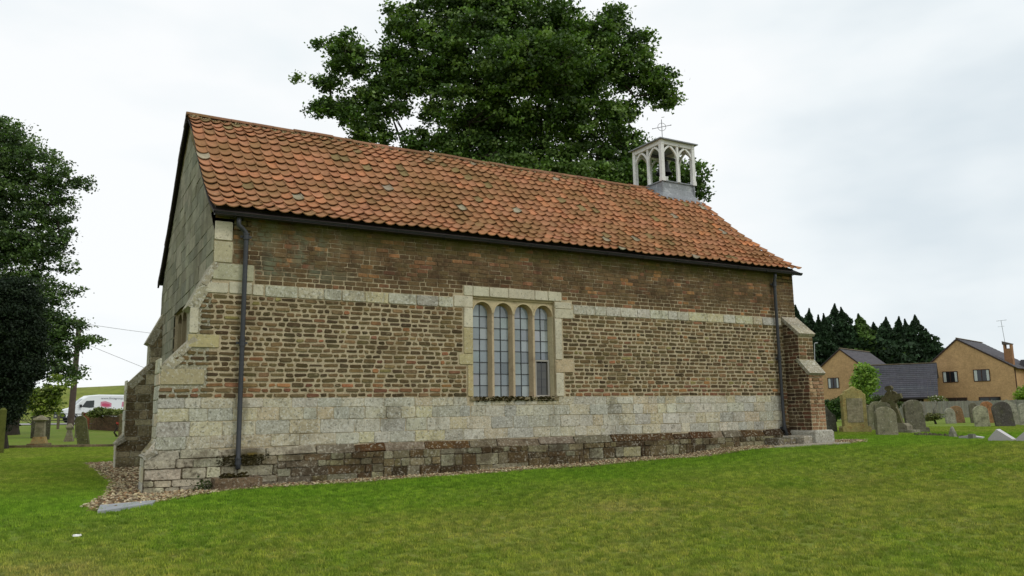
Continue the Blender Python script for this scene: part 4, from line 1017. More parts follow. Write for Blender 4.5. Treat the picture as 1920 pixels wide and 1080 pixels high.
x, y = HP(5, 29); z = g(x, y); t = thing('yew_tree', (x, y, z), 'very dark drooping yew at the left edge of the churchyard', 'tree')
P, col, cl = crown([(-10, 620, 70, 110), (30, 600, 42, 80), (35, 680, 38, 70), (0, 720, 46, 70), (10, 770, 26, 36), (45, 640, 28, 60), (-40, 700, 60, 120)], 29, 900, .1, [(32, 46, 30), (40, 54, 32), (28, 40, 26)], .30, dens=90, shell=.2)
quads(P, .10, None, 'crown', m_needle, t, flat=.4, droop=.8, cc=col); mb = MB(); limbs(mb, (x, y, z), (x, y, z+3), .22, cl[:20]); mb.build('trunk', m_bark, t)
x, y = HP(70, 40); z = g(x, y); t = thing('shrub', (x, y, z), 'yellow green leafy shrub below the left tree', 'shrub')
P, col, cl = crown([(70, 752, 36, 18), (50, 742, 30, 18), (95, 738, 26, 16), (75, 770, 28, 10), (108, 725, 18, 20)], 40, 420, .1, [(104, 122, 44), (120, 136, 52), (84, 102, 38)], .3, dens=40)
quads(P, .17, None, 'leaves', m_leaf, t, cc=col); mb = MB(); limbs(mb, (x, y, z), (x, y, z+.9), .06, cl[:24]); mb.build('stem', m_bark, t)
# conifers
CX = [(1507, 572, 24), (1528, 578, 22), (1546, 590, 17), (1558, 588, 18), (1578, 569, 26), (1594, 576, 24), (1626, 588, 30), (1652, 604, 24), (1673, 594, 27), (1698, 593, 22), (1713, 598, 20), (1731, 590, 27), (1750, 616, 19), (1480, 585, 26)]
CLAB = ['tall dark conifer nearest the chapel corner, partly behind the buttress', 'dark conifer with a ragged spire, second beyond the chapel corner', 'slim short conifer in the dip left of the highest spire', 'slim conifer against the left flank of the highest spire', 'highest spired conifer of the dark row, above the left house', 'narrow conifer just right of the highest spire', 'broad lighter green conifer in the middle of the row', 'low conifer right of the lighter green one', 'conifer with a bent tip right of the row centre', 'slender conifer with a drooping tip, above the low tiled roof', 'thin conifer between two pointed ones near the right end', 'pointed conifer with clear tiers near the right end', 'short conifer ending the row beside the right house gable', 'dark conifer mostly hidden behind the chapel corner']
for (px, py, hw), lb in zip(CX, CLAB):
    D = 105+random.uniform(-4, 4); x, y = HP(px, D); z0 = g(x, y); top = dep(px, py, D)[2]; H = top-z0; Rm = hw*D/F*random.uniform(1.35, 1.95)
    t = thing('conifer', (x, y, z0), lb, 'conifer', 'row of dark conifers behind the houses')
    n = 6500; tt = rng.uniform(0, 1, n)**.8; az = rng.uniform(0, 6.283, n); wob = 1+.28*np.sin(az*3+tt*13+px)+.20*np.sin(tt*(38+px%9)+az*2)+.12*np.sin(tt*90)
    rr_ = Rm*np.clip((1-tt)*2.1, 0, 1)**1.15*(.40+.6*rng.uniform(0, 1, n)**.5)*wob; lx_ = .5*np.sin(px)*np.clip(tt-.85, 0, 1)*4
    P = np.stack([x+lx_+rr_*np.cos(az), y+rr_*np.sin(az), z0+.3+tt*(H-.3)+.12*rr_], 1); gcol = (76, 100, 46) if px == 1626 else (44, 64, 40)
    cc = np.array(S(*gcol))*rng.uniform(.7, 1.35, (n, 1))*(1+.25*np.sin(az*2+tt*17))[:, None]
    quads(P, .24+.36*np.clip((1-tt)*3, 0, 1)[:, None], None, 'crown', m_needle, t, flat=.9, cc=cc)
    mb = MB(); mb.tube([(x, y, z0-.2), (x, y, z0+H*.9)], [.25, .04], 6); mb.build('trunk', m_bark, t)
def bush(px, D, lobes, label, cols, size, name='shrub', nper=500, clr=.25, dens=40, cat='shrub', flowers=None):
    x, y = HP(px, D); z = g(x, y); t = thing(name, (x, y, z), label, cat)
    P, col, cl = crown(lobes, D, nper, size, cols, clr, dens=dens, shell=.2); P[:, 2] = np.maximum(P[:, 2], z+.03)
    if flowers: k = rng.random(len(P)) < .12; col[k] = S(*flowers)
    quads(P, size, None, 'leaves', m_leaf, t, cc=col); mb = MB(); limbs(mb, (x, y, z), (x, y, z+.5), .05, cl[:8]); mb.build('stem', m_bark, t); return t
bush(1622, 66, [(1620, 705, 15, 20), (1626, 722, 13, 16), (1614, 716, 11, 14), (1630, 700, 8, 12), (1620, 742, 6, 20)], 'small bright green tree in front of the left house', [(120, 150, 60), (96, 128, 50), (136, 164, 72)], .26, 'small_tree', 2400, .35, 50, 'tree')
bush(1566, 50, [(1555, 768, 16, 16), (1575, 764, 15, 18), (1565, 776, 22, 12), (1590, 770, 12, 14)], 'clipped dark green hedge beyond the chapel corner', [(58, 86, 30), (44, 68, 26), (72, 100, 38)], .13, 'hedge', 3000, .22, 60, 'hedge')
bush(1915, 62, [(1914, 740, 9, 9), (1920, 735, 9, 8), (1918, 750, 10, 8)], 'bright lime green bush above the fence at the right edge', [(130, 160, 50), (110, 140, 44)], .16, nper=3500)
bush(1757, 60, [(1752, 748, 7, 6), (1764, 749, 8, 5)], 'low bush with white blossom above the grey fence', [(110, 120, 60), (90, 104, 50)], .12, nper=5000, flowers=(225, 215, 205))
bush(1672, 56, [(1668, 752, 10, 7), (1650, 748, 9, 6), (1680, 758, 9, 6)], 'dark scrubby bush behind the leaning stone cross', [(70, 84, 40), (56, 70, 34)], .14, nper=3500)
bush(1751, 40, [(1751, 781, 13, 6), (1742, 784, 8, 5)], 'scrubby dry plants over a low grave', [(106, 104, 62), (88, 96, 48)], .09, nper=4500, clr=.14)

# ------------------------------------------------------------------ headstones
def outline(style, w_, h):
    hw = w_/2; P = []
    if style == 'round': r = hw; P = [(-hw, 0), (-hw, h-r*.75)]+[(-hw*math.cos(a), h-r*.75+r*.75*math.sin(a)) for a in np.linspace(.12, math.pi-.12, 11)]+[(hw, h-r*.75), (hw, 0)]
    elif style == 'gothic': P = [(-hw, 0), (-hw, h-.9*hw)]+[(-hw+hw*(t**1.5), h-.9*hw+.9*hw*math.sin(t*math.pi/2)) for t in (.25, .5, .75)]+[(0, h)]+[(hw-hw*(t**1.5), h-.9*hw+.9*hw*math.sin(t*math.pi/2)) for t in (.75, .5, .25)]+[(hw, h-.9*hw), (hw, 0)]
    elif style == 'segment': P = [(-hw, 0), (-hw, h-.12*w_)]+[(x*hw, h-.12*w_*(x*x)) for x in np.linspace(-.8, .8, 7)]+[(hw, h-.12*w_), (hw, 0)]
    elif style == 'ogee': P = [(-hw, 0), (-hw, h*.82), (-hw*.82, h*.85), (-hw*.7, h*.90), (-hw*.3, h*.94), (0, h), (hw*.3, h*.94), (hw*.7, h*.90), (hw*.82, h*.85), (hw, h*.82), (hw, 0)]
    elif style == 'shoulder': P = [(-hw, 0), (-hw, h*.84), (-hw*.86, h*.88), (-hw*.62, h*.86), (-hw*.5, h*.93), (-hw*.2, h*.985), (hw*.2, h*.99), (hw*.5, h*.95), (hw*.66, h*.87), (hw*.9, h*.88), (hw, h*.83), (hw, 0)]
    elif style == 'slant': P = [(-hw, 0), (-hw, h*.98), (-hw*.4, h), (hw*.4, h*.72), (hw, h*.6), (hw, 0)]
    elif style == 'peak': P = [(-hw, 0), (-hw, h*.78), (-hw*.7, h*.8), (0, h), (hw*.7, h*.8), (hw, h*.78), (hw, 0)]
    return P
def headstone(px, py, wpx, hpx, D, style, col, label, roll=0, lean=0, turn=33, th_=.10, base=False, mt=None, group='old headstones in the churchyard right of the chapel', panel=None):
    (x, y, z), Dd = place(px, py, D); k = Dd/F; h = hpx*k*.985; w_ = wpx*k/math.cos(R_(turn))*.9
    rt, aw = frame(px, 0); a = R_(turn); e_u = rt*math.cos(a)+aw*math.sin(a)*1.0; e_w = -aw*math.cos(a)+rt*math.sin(a)   # e_w: outward front normal
    t = thing('headstone', (x, y, z), label, 'headstone', group); cr_, sr_ = math.cos(R_(roll)), math.sin(R_(roll)); ln = math.tan(R_(lean))
    def fr(u, v, w2): uu = u*cr_+v*sr_; vv = -u*sr_+v*cr_; return (x+e_u[0]*uu+e_w[0]*(w2+vv*ln), y+e_u[1]*uu+e_w[1]*(w2+vv*ln), z+vv)
    P = outline(style, w_, h); P = [(p[0], p[1]-(.18 if p[1] == 0 else 0)) for p in P]
    if style != 'slant': P = [(u+random.uniform(-.004, .004), v) for u, v in P]
    mb = MB(); inner = [(u*.965, v if v < .02 else v-.012) for u, v in P]
    n = len(P); i = len(mb.v)
    for Q, w2 in ((P, -th_/2), (P, th_/2-.012), (inner, th_/2)):
        for u, v in Q: mb.v.append(tuple(map(float, fr(u, v, w2))))
    for r_ in (0, 1):
        for q in range(n): j = (q+1) % n; mb.face((i+r_*n+q, i+(r_+1)*n+q, i+(r_+1)*n+j, i+r_*n+j), col)
    mb.face([i+q for q in range(n)][::-1], col); mb.face([i+2*n+q for q in range(n)], col)
    m0 = mt or m_grave; b = mb.build('slab', m0, t)
    if panel:
        mb = MB(); mb.prism([(-w_*.34, h*.22), (-w_*.34, h*.74), (w_*.34, h*.74), (w_*.34, h*.22)], th_/2+.001, th_/2+.012, fr, panel); mb.build('inscription_panel', m_grave, t)
    if base:
        mb = MB(); bw = w_*.60; mb.prism([(-bw, -.15), (-bw, h*.10), (-bw*.92, h*.14), (bw*.92, h*.14), (bw, h*.10), (bw, -.15)], -th_*.9, th_*.9, fr, col); mb.build('plinth', m0, t)
    return t, fr, w_, h
G1, G2, G3, G4, G5 = S(122, 118, 96), S(104, 100, 84), S(144, 142, 126), S(134, 104, 76), S(84, 82, 74)
headstone(1558, 811, 23, 51, 25, 'slant', G5, 'dark slate headstone with a slanting top just beyond the chapel buttress', roll=-4)
headstone(1604, 811, 44, 86, 24.5, 'ogee', S(150, 138, 88), 'tallest headstone, edged in yellow lichen, beside the chapel corner', th_=.16, base=True, mt=m_ochre, panel=S(136, 128, 104), turn=28)
headstone(1579, 787, 13, 16, 42, 'round', G3, 'small pale headstone in front of the dark hedge')
headstone(1646, 808, 34, 55, 27, 'shoulder', G1, 'grey headstone with worn shoulders right behind the yellow-edged one', roll=0)
headstone(1660, 808, 38, 61, 29, 'peak', G2, 'peaked grey headstone behind the front leaning one', roll=2)
headstone(1664, 817, 38, 54, 22.5, 'round', G1, 'rounded mossy headstone leaning left at the front of the group', roll=4, lean=-8, base=False)
headstone(1719, 811, 35, 61, 25, 'round', G2, 'dark round-topped headstone on a stepped base right of the cross', roll=-4, base=True)
headstone(1797, 793, 24, 32, 42, 'round', G4, 'brown round headstone behind the small pale pointed one', roll=-9)
headstone(1784, 794, 18, 29, 38, 'gothic', G3, 'small pale pointed headstone paired with a brown one', roll=-5)
headstone(1828, 793, 13, 38, 41, 'gothic', G2, 'narrow dark mossy headstone behind the pale round one', roll=-2)
headstone(1855, 793, 21, 40, 42, 'round', S(150, 104, 70), 'rust brown headstone between the pale and the black ones', roll=-4)
headstone(1843, 801, 26, 40, 35, 'round', S(150, 148, 122), 'pale round-topped headstone in front of the rust brown one', roll=-4)
headstone(1897, 796, 28, 47, 39, 'peak', G3, 'light grey headstone right behind the blackened leaning one', roll=-6)
headstone(1886, 800, 33, 47, 34, 'round', S(80, 76, 70), 'blackened headstone with a pale rim leaning left', roll=-9, base=False)
headstone(1921, 797, 14, 40, 37, 'round', G3, 'grey headstone cut by the right edge of the picture')
# leaning cross
(x, y, z), Dd = place(1691, 812, 26); t = thing('stone_cross', (x, y, z), 'dark mossy stone cross leaning left on a stepped base', 'gravestone')
rt, aw = frame(1691, 20); k = Dd/F; Hh = 88*k; a = R_(-11); cr_, sr_ = math.cos(a), math.sin(a)
def frc(u, v, w2): uu = u*cr_+v*sr_; vv = -u*sr_+v*cr_; return (x+rt[0]*uu-aw[0]*w2, y+rt[1]*uu-aw[1]*w2, z+vv)
mb = MB(); cc_ = S(92, 86, 62)
mb.prism([(-.13, .25), (-.08, Hh*.55), (-.07, Hh*.66), (-.30, Hh*.70), (-.30, Hh*.80), (-.07, Hh*.82), (-.06, Hh*.90), (-.11, Hh*.94), (-.08, Hh), (.08, Hh), (.11, Hh*.94), (.06, Hh*.90), (.07, Hh*.82), (.30, Hh*.80), (.30, Hh*.70), (.07, Hh*.66), (.08, Hh*.55), (.13, .25)], -.08, .08, frc, cc_)
ro_ = [(.21*math.cos(q), Hh*.755+.21*math.sin(q)) for q in np.linspace(0, 2*math.pi, 25)]; ri_ = [(p*.72, Hh*.755+(q-Hh*.755)*.72) for p, q in ro_]
for q in range(24): mb.prism([ro_[q], ro_[q+1], ri_[q+1], ri_[q]], -.045, .045, frc, cc_)
mb.build('cross', m_grave, t); mb = MB(); fb = lambda u, v, w2: (x+rt[0]*u-aw[0]*w2, y+rt[1]*u-aw[1]*w2, z+v)
mb.prism([(-.26, -.1), (-.24, .22), (-.15, .30), (.15, .30), (.24, .22), (.26, -.1)], -.22, .22, fb, S(124, 118, 100)); mb.prism([(-.40, -.1), (-.40, .10), (.42, .10), (.42, -.1)], -.35, .35, fb, S(130, 126, 108)); mb.build('stepped_base', m_grave, t)
# small pedestal, ledger, wedge tablets
def lowstone(name, px, py, D, w_, dd, h, top, col, label, mt, turn=30, cat='gravestone', group=None, cap=False):
    (x, y, z), Dd = place(px, py, D); rt, aw = frame(px, turn); f = lambda u, v, w2: (x+rt[0]*u+aw[0]*w2, y+rt[1]*u+aw[1]*w2, z+v)
    t = thing(name, (x, y, z), label, cat, group); mb = MB()
    if top == 'wedge': mb.prism([(-w_/2, -.1), (-w_/2, .06), (-w_*.12, h), (w_/2, .05), (w_/2, -.1)], -dd/2, dd/2, f, col)
    else: mb.prism([(-w_/2, -.1), (-w_/2, h), (w_/2, h), (w_/2, -.1)], -dd/2, dd/2, f, col)
    mb.build('slab', mt, t)
    if cap:
        mb = MB(); n_ = 12
        for r0, r1, za, zb in ((w_*.62, w_*.62, h, h+.04), (w_*.5, w_*.36, h+.04, h+.12), (w_*.36, w_*.1, h+.12, h+.17)): mb.tube([(x, y, z+za), (x, y, z+zb)], [r0, r1], n_, col)
        mb.build('urn', mt, t)
    return t
lowstone('pedestal_stone', 1787, 821, 20, .14, .14, .14, '', S(140, 136, 124), 'small grey urn-topped stone at the end of a grave kerb', m_grave, cap=True)
lowstone('ledger_slab', 1822, 823, 21, .5, .34, .09, 'wedge', S(196, 192, 182), 'low white marble slab lying at the lawn edge', m_granite, turn=10)
lowstone('block_stone', 1823, 824, 20.4, .12, .12, .13, '', S(120, 118, 108), 'small square grey stone in front of the white slab', m_grave)
lowstone('wedge_tablet', 1879, 827, 20.5, .44, .30, .25, 'wedge', S(180, 172, 172), 'pale granite wedge tablet, whole in view near the right edge', m_granite, turn=12, group='granite wedge tablets')
lowstone('wedge_tablet', 1932, 828, 20.0, .44, .30, .21, 'wedge', S(180, 172, 172), 'granite wedge tablet cut off by the right edge', m_granite, turn=12, group='granite wedge tablets')
a_, _ = place(1715, 817, 22); b_, _ = place(1806, 821, 21); mb = MB(); n = 26
for k in range(n):
    q0, q1 = lerp(np.array(a_), np.array(b_), k/n), lerp(np.array(a_), np.array(b_), (k+.93)/n); s = random.uniform(.05, .10); c = jit(S(110, 106, 84), .2)
    d = (q1-q0)/np.linalg.norm(q1-q0); nn_ = np.array([-d[1], d[0], 0]); f = lambda u, v, w2: tuple(q0+d*u+nn_*w2+np.array([0, 0, v])); mb.prism([(0, -.1), (.01, s), (np.linalg.norm(q1-q0)-.01, s*random.uniform(.8, 1.1)), (np.linalg.norm(q1-q0), -.1)], -.05, .05, f, c)
tag(mb.build('grave_kerb', m_grave), 'line of low rough kerb stones along the lawn crest', 'kerb')
# rough grave edging further back
a_, _ = place(1738, 789, 42); b_, _ = place(1766, 787, 42)
# left hand stones
LGRP = 'old gravestones left of the chapel'
(x, y, z), Dd = place(73, 837, 31); t = thing('pedestal_monument', (x, y, z), 'square capped stone pedestal with a rusty lichened foot at the left', 'monument', LGRP); k = Dd/F; rt, aw = frame(73, 12)
f = lambda u, v, w2: (x+rt[0]*u-aw[0]*w2, y+rt[1]*u-aw[1]*w2, z+v)
def frust(mb, w0, w1, z0, z1, col):
    A = [f(sx*w0, z0, sy*w0) for sx, sy in ((-1, -1), (1, -1), (1, 1), (-1, 1))]; B = [f(sx*w1, z1, sy*w1) for sx, sy in ((-1, -1), (1, -1), (1, 1), (-1, 1))]; i = len(mb.v); mb.v += [tuple(map(float, p)) for p in A+B]
    mb.face((i+3, i+2, i+1, i), col); mb.face((i+4, i+5, i+6, i+7), col)
    for q in range(4): j = (q+1) % 4; mb.face((i+q, i+j, i+4+j, i+4+q), col)
mb = MB(); frust(mb, .17, .15, .38, .98, S(132, 126, 104)); mb.build('shaft', m_grave, t)
mb = MB(); frust(mb, .15, .24, .98, 1.03, S(150, 144, 120)); frust(mb, .24, .22, 1.03, 1.09, S(150, 144, 120)); frust(mb, .22, .03, 1.09, 1.22, S(140, 134, 110)); mb.build('cap', m_grave, t)
mb = MB(); frust(mb, .27, .19, .12, .38, S(150, 128, 84)); frust(mb, .38, .36, -.1, .12, S(110, 96, 70)); mb.build('plinth', m_ochre, t)
headstone(62, 822, 10, 42, 36, 'round', S(60, 58, 46), 'dark headstone behind the pedestal on its left', turn=-5, group=LGRP)
headstone(88, 824, 9, 42, 36, 'round', S(64, 62, 50), 'dark headstone behind the pedestal on its right', turn=-5, group=LGRP)
(x, y, z), Dd = place(129, 828, 33); t = thing('small_monument', (x, y, z), 'small waisted stone with a knob top between pedestal and leaning slab', 'monument', LGRP); rt, aw = frame(129, 12)
mb = MB(); frust(mb, .20, .12, -.05, .26, S(112, 104, 84)); frust(mb, .12, .08, .26, .50, S(120, 114, 94)); frust(mb, .08, .15, .50, .62, S(124, 120, 100)); frust(mb, .15, .05, .62, .80, S(120, 114, 94)); mb.build('block', m_grave, t)
headstone(157, 834, 21, 55, 31, 'gothic', S(88, 88, 58), 'tall dark mossy slab leaning left beyond the grave kerb', roll=-10, turn=-14, th_=.16, group=LGRP)
headstone(147, 821, 14, 24, 36, 'round', S(104, 100, 80), 'low grey stone half hidden behind the leaning slab', turn=-8, group=LGRP)
headstone(226, 822, 9, 46, 36, 'segment', S(104, 92, 66), 'thin brown headstone against the chapel north buttress', turn=-8, group=LGRP)
# long low kerb
a_, _ = place(4, 841, 30); b_, _ = place(226, 838, 31); a_, b_ = np.array(a_), np.array(b_); mb = MB(); n = 14; d = (b_-a_)/np.linalg.norm(b_-a_); nn_ = np.array([-d[1], d[0], 0]); l = np.linalg.norm((b_-a_)[:2])/n
for k in range(n):
    q0 = a_+d*l*k; zz = g(q0[0], q0[1]); f2 = lambda u, v, w2: (q0[0]+d[0]*u+nn_[0]*w2, q0[1]+d[1]*u+nn_[1]*w2, zz+v)
    mb.prism([(0, -.2), (0, .11), (l-.012, .11), (l-.012, -.2)], -.09, .09, f2, jit(S(120, 104, 78), .15))
tag(mb.build('grave_kerb', m_grave), 'long low brown stone kerb crossing the left lawn', 'kerb')
(x, y, z), Dd = place(-1, 851, 26); t = thing('gate_post', (x, y, z), 'mossy wooden post at the left edge of the picture', 'post'); mb = MB(); mb.tube([(x, y, z-.1), (x, y, z+1.38), (x, y, z+1.45)], [.11, .105, .04], 10, S(88, 92, 44)); mb.build('shaft', m_wood, t)

# ------------------------------------------------------------------ boundary on the left: rails, pier, wall, plants
x0, y0 = HP(20, 56); x1, y1 = HP(158, 54); A_, B_ = np.array([x0, y0, g(x0, y0)]), np.array([x1, y1, g(x1, y1)])
t = thing('rail_fence', tuple(A_), 'grey two-rail fence in front of the parked van', 'fence')
for s in (0, .33, .66, .98):
    q = lerp(A_, B_, s); q[2] = g(q[0], q[1]); mb = MB(); mb.tube([q-(0, 0, .2), q+(0, 0, 1.12), q+(0, 0, 1.16)], [.09, .09, .04], 8, S(104, 98, 78)); mb.build('post', m_wood, t)
for h in (.55, 1.0):
    mb = MB(); mb.tube([A_+(0, 0, h), lerp(A_, B_, .5)+(0, 0, h), B_+(0, 0, h)], .032, 6, S(70, 72, 66)); mb.build('rail', m_wood, t)
x0, y0 = HP(163, 53); z0 = g(x0, y0); t = thing('brick_pier', (x0, y0, z0), 'red brick pier ending the churchyard wall', 'pier'); mb = MB(); rt, aw = frame(163, 0); f = lambda u, v, w2: (x0+rt[0]*u+aw[0]*w2, y0+rt[1]*u+aw[1]*w2, z0+v)
mb.prism([(-.2, -.2), (-.2, 1.0), (.2, 1.0), (.2, -.2)], -.2, .2, f, S(122, 70, 52)); mb.build('shaft', m_hbrick, t); mb = MB(); mb.prism([(-.25, 1.0), (-.25, 1.06), (0, 1.12), (.25, 1.06), (.25, 1.0)], -.25, .25, f, S(104, 70, 56)); mb.build('cap', m_hbrick, t)
W0, W1 = np.array([*HP(171, 52), 0]), np.array([*HP(420, 38), 0]); t = thing('churchyard_wall', (W0[0], W0[1], g(W0[0], W0[1])), 'low dark brick boundary wall behind the left graves', 'wall'); mb = MB(); d = (W1-W0)/np.linalg.norm(W1-W0); nn_ = np.array([-d[1], d[0], 0]); ln = np.linalg.norm(W1-W0); n = 80
for r_ in range(10):
    for k in range(n):
        u0_ = ln*(k+(r_ % 2)*.5)/n; q0 = W0+d*u0_; zz = g(q0[0], q0[1])+r_*.1-.12; f2 = lambda u, v, w2: (q0[0]+d[0]*u+nn_[0]*w2, q0[1]+d[1]*u+nn_[1]*w2, zz+v)
        mb.prism([(0, 0), (0, .09), (ln/n-.012, .09), (ln/n-.012, 0)], -.12-random.uniform(0, .015), .12, f2, jit(S(92, 72, 52), .25))
b = mb.build('brickwork', m_hbrick, t); mb = MB()
for k in range(20):
    q0 = W0+d*ln*k/20; zz = g(q0[0], q0[1])+.885; f2 = lambda u, v, w2: (q0[0]+d[0]*u+nn_[0]*w2, q0[1]+d[1]*u+nn_[1]*w2, zz+v); mb.prism([(0, 0), (0, .07), (ln/20-.01, .07), (ln/20-.01, 0)], -.17, .17, f2, jit(S(84, 76, 62), .2))
mb.build('coping', m_grave, t)
bush(205, 50, [(185, 771, 14, 6), (205, 773, 16, 6), (225, 774, 12, 6), (178, 776, 10, 5)], 'pale green garden plants above the churchyard wall', [(132, 140, 82), (104, 118, 60), (88, 104, 48)], .12, 'garden_plant', 4500, .2, 50, 'plant')
bush(221, 40, [(222, 794, 3, 3)], 'small red flowers against the dark wall', [(170, 50, 40), (190, 60, 44)], .07, 'flower', 4000, .06, 14, 'flower')

# pole and wires
x, y = HP(133, 52); z = g(x, y); t = thing('utility_pole', (x, y, z), 'tall dark wooden utility pole beside the white van', 'pole'); tp = dep(149, 600, 52.5)
mb = MB(); mb.tube([(x, y, z-.3), tuple(lerp(np.array([x, y, z]), tp, .5)), tuple(tp)], [.21, .18, .14], 12); mb.build('shaft', mat('pole_wood', .9, attr=False, col=S(84, 72, 66), noise=((3, .2),)), t)
mb = MB(); rt, aw = frame(149, 0); mb.tube([tp-rt*.45-np.array([0, 0, .25]), tp+rt*.45-np.array([0, 0, .25])], .05, 6); mb.build('crossarm', m_dark, t)
def wire(P0, P1, sag, label):
    n = 24; pts = [lerp(P0, P1, k/n)-np.array([0, 0, sag*4*(k/n)*(1-k/n)]) for k in range(n+1)]; mb = MB(); mb.tube(pts, .013, 5, S(110, 112, 114)); tag(mb.build('overhead_wire', m_paint), label, 'wire', 'overhead wires from the utility pole')
wire(tp-(0, 0, .2), dep(760, 640, 75), .8, 'upper thin overhead wire running from the pole top to behind the chapel')
wire(dep(149, 640, 52.3), dep(560, 800, 60)+np.array([0, 0, 0]), .1, 'lower thin overhead wire sloping down behind the chapel')

# ------------------------------------------------------------------ van
VX, VY = HP(106, 66); rt, aw = frame(170, 0); VZ = g(VX, VY)+.07
van = thing('panel_van', (VX, VY, VZ), 'white high-roof panel van parked on the road below the bank', 'van')
dirv = rt*math.cos(R_(12))+aw*math.sin(R_(12)); nv_ = -aw*math.cos(R_(12))+rt*math.sin(R_(12))     # length to the right, normal to the viewer
VL, VW_ = 6.3, 1.95
fv = lambda u, v, w2: (VX+dirv[0]*u+nv_[0]*w2, VY+dirv[1]*u+nv_[1]*w2, VZ+v)
white = S(226, 230, 232)
side = [(0, .45), (.0, .80), (.12, 1.02), (.95, 1.25), (1.75, 2.02), (2.1, 2.26), (2.9, 2.33), (5.9, 2.30), (6.25, 2.15), (6.3, .45)]
mb = MB(); i = len(mb.v); n = len(side)
for sc2, w2 in ((.93, -VW_/2), (1, -VW_/2+.12), (1, VW_/2-.12), (.93, VW_/2)):
    for u, v in side: mb.v.append(tuple(map(float, fv(u if sc2 == 1 else 3.1+(u-3.1)*.985, v if sc2 == 1 or v < 1.3 else v-.07, w2))))
for r_ in range(3):
    for q in range(n): j = (q+1) % n; mb.face((i+r_*n+q, i+(r_+1)*n+q, i+(r_+1)*n+j, i+r_*n+j), white)
mb.face([i+q for q in range(n)][::-1], white); mb.face([i+3*n+q for q in range(n)], white)
body = mb.build('body', m_gloss, van)
f_ = VW_/2
def vp(name, pts, w0, w1, col, mt=m_gloss, par=van): m = MB(); m.prism(pts, w0, w1, fv, col); return m.build(name, mt, par)
vp('side_window', [(1.62, 1.30), (1.95, 1.80), (2.55, 1.84), (2.55, 1.25), (2.2, 1.22)], f_+.002, f_+.012, S(34, 42, 44), m_glassdark)
vp('side_trim', [(2.9, 1.02), (2.9, 1.05), (5.9, 1.05), (5.9, 1.02)], f_+.002, f_+.02, S(90, 92, 96))
vp('bumper', [(-.06, .38), (-.06, .78), (.35, .80), (.5, .62), (.5, .38)], -f_+.02, f_-.02+.03, S(44, 46, 48), m_paint)
m = MB(); q = [fv(.99, 1.275, -.8), fv(1.72, 1.975, -.72), fv(1.72, 1.975, .72), fv(.99, 1.275, .8)]; up = np.array([0, 0, .02]); q = [np.array(p)+up-dirv*.02 for p in q]; m.quad(*q, col=S(150, 160, 164)); m.build('windscreen', m_gloss, van)
for w2 in (-.7, .7): vp('headlight', [(-.02, .82), (.02, 1.0), (.30, 1.04), (.24, .84)], w2-.2+(.0), w2+.2+(.08 if w2 > 0 else -.08)*0+ (.083 if w2 > 0 else 0), S(190, 196, 200))
vp('number_plate', [(-.085, .52), (-.085, .63), (-.061, .63), (-.061, .52)], -.26, .26, S(220, 220, 210))
vp('wing_mirror', [(1.45, 1.25), (1.45, 1.5), (1.6, 1.5), (1.6, 1.25)], f_+.02, f_+.22, S(40, 42, 44), m_paint)
for u in (.98, 4.85):
    for s in (1, -1):
        w_e = empty('wheel'); w_e.parent = van; 
        for nm, r, wd, c, mt in (('tyre', .35, .22, S(34, 34, 34), m_paint), ('rim', .21, .235, S(150, 150, 150), m_gloss)):
            m = MB(); P = [(u+r*math.cos(a), .35+r*math.sin(a)) for a in np.linspace(0, 2*math.pi, 21)[:-1]]; m.prism(P, s*(f_-.20), s*(f_-.20+wd), fv, c); o = m.build(nm, mt, w_e); o.matrix_parent_inverse = Matrix.Translation(van.location).inverted()
        if s > 0:
            m = MB(); P = [(u+.43*math.cos(a), .38+.43*math.sin(a)) for a in np.linspace(0, math.pi, 13)]+[(u+.37*math.cos(a), .38+.37*math.sin(a)) for a in np.linspace(math.pi, 0, 13)]; m.prism(P, f_+.001, f_+.03, fv, S(60, 62, 64)); m.build('wheel_arch', m_paint, van)
for u0_, sh in ((3.05, [(0, .05), (0, .42), (.35, .48), (.85, .30), (.85, .0), (.5, -.08)]), (4.70, [(0, 0), (.02, .40), (.25, .46), (.8, .36), (.82, .02), (.4, -.04)])):
    vp('painted_panel', [(u0_+a, 1.30+b) for a, b in sh], f_+.002, f_+.006, S(196, 128, 148))
    vp('painted_panel', [(u0_+.12+a*.7, 1.36+b*.5) for a, b in sh], f_+.007, f_+.010, S(188, 72, 104))
fc = bpy.data.curves.new('lettering', 'FONT'); fc.body = 'www.fintagroup.com'; fc.size = .27; fc.extrude = .003; fc.align_x = 'LEFT'
fm = mat('lettering_grey', .6, attr=False, col=S(96, 100, 112)); fc.materials.append(fm)
fo_ = bpy.data.objects.new('lettering_curve', fc); sc.collection.objects.link(fo_); bpy.context.view_layer.update(); fme = bpy.data.meshes.new_from_object(fo_.evaluated_get(bpy.context.evaluated_depsgraph_get())); bpy.data.objects.remove(fo_); fo = bpy.data.objects.new('lettering', fme); sc.collection.objects.link(fo); fo.parent = van; wp = fv(3.05, 1.93, f_+.008)
Mx = Matrix(((dirv[0], 0, nv_[0], wp[0]), (dirv[1], 0, nv_[1], wp[1]), (0, 1, 0, wp[2]), (0, 0, 0, 1))); fo.matrix_parent_inverse = Matrix.Identity(4); fo.matrix_basis = Matrix.Translation(-Vector((VX, VY, VZ)))@Mx
# orange car roof seen above the van
(x, y) = HP(210, 72); z = g(x, y)
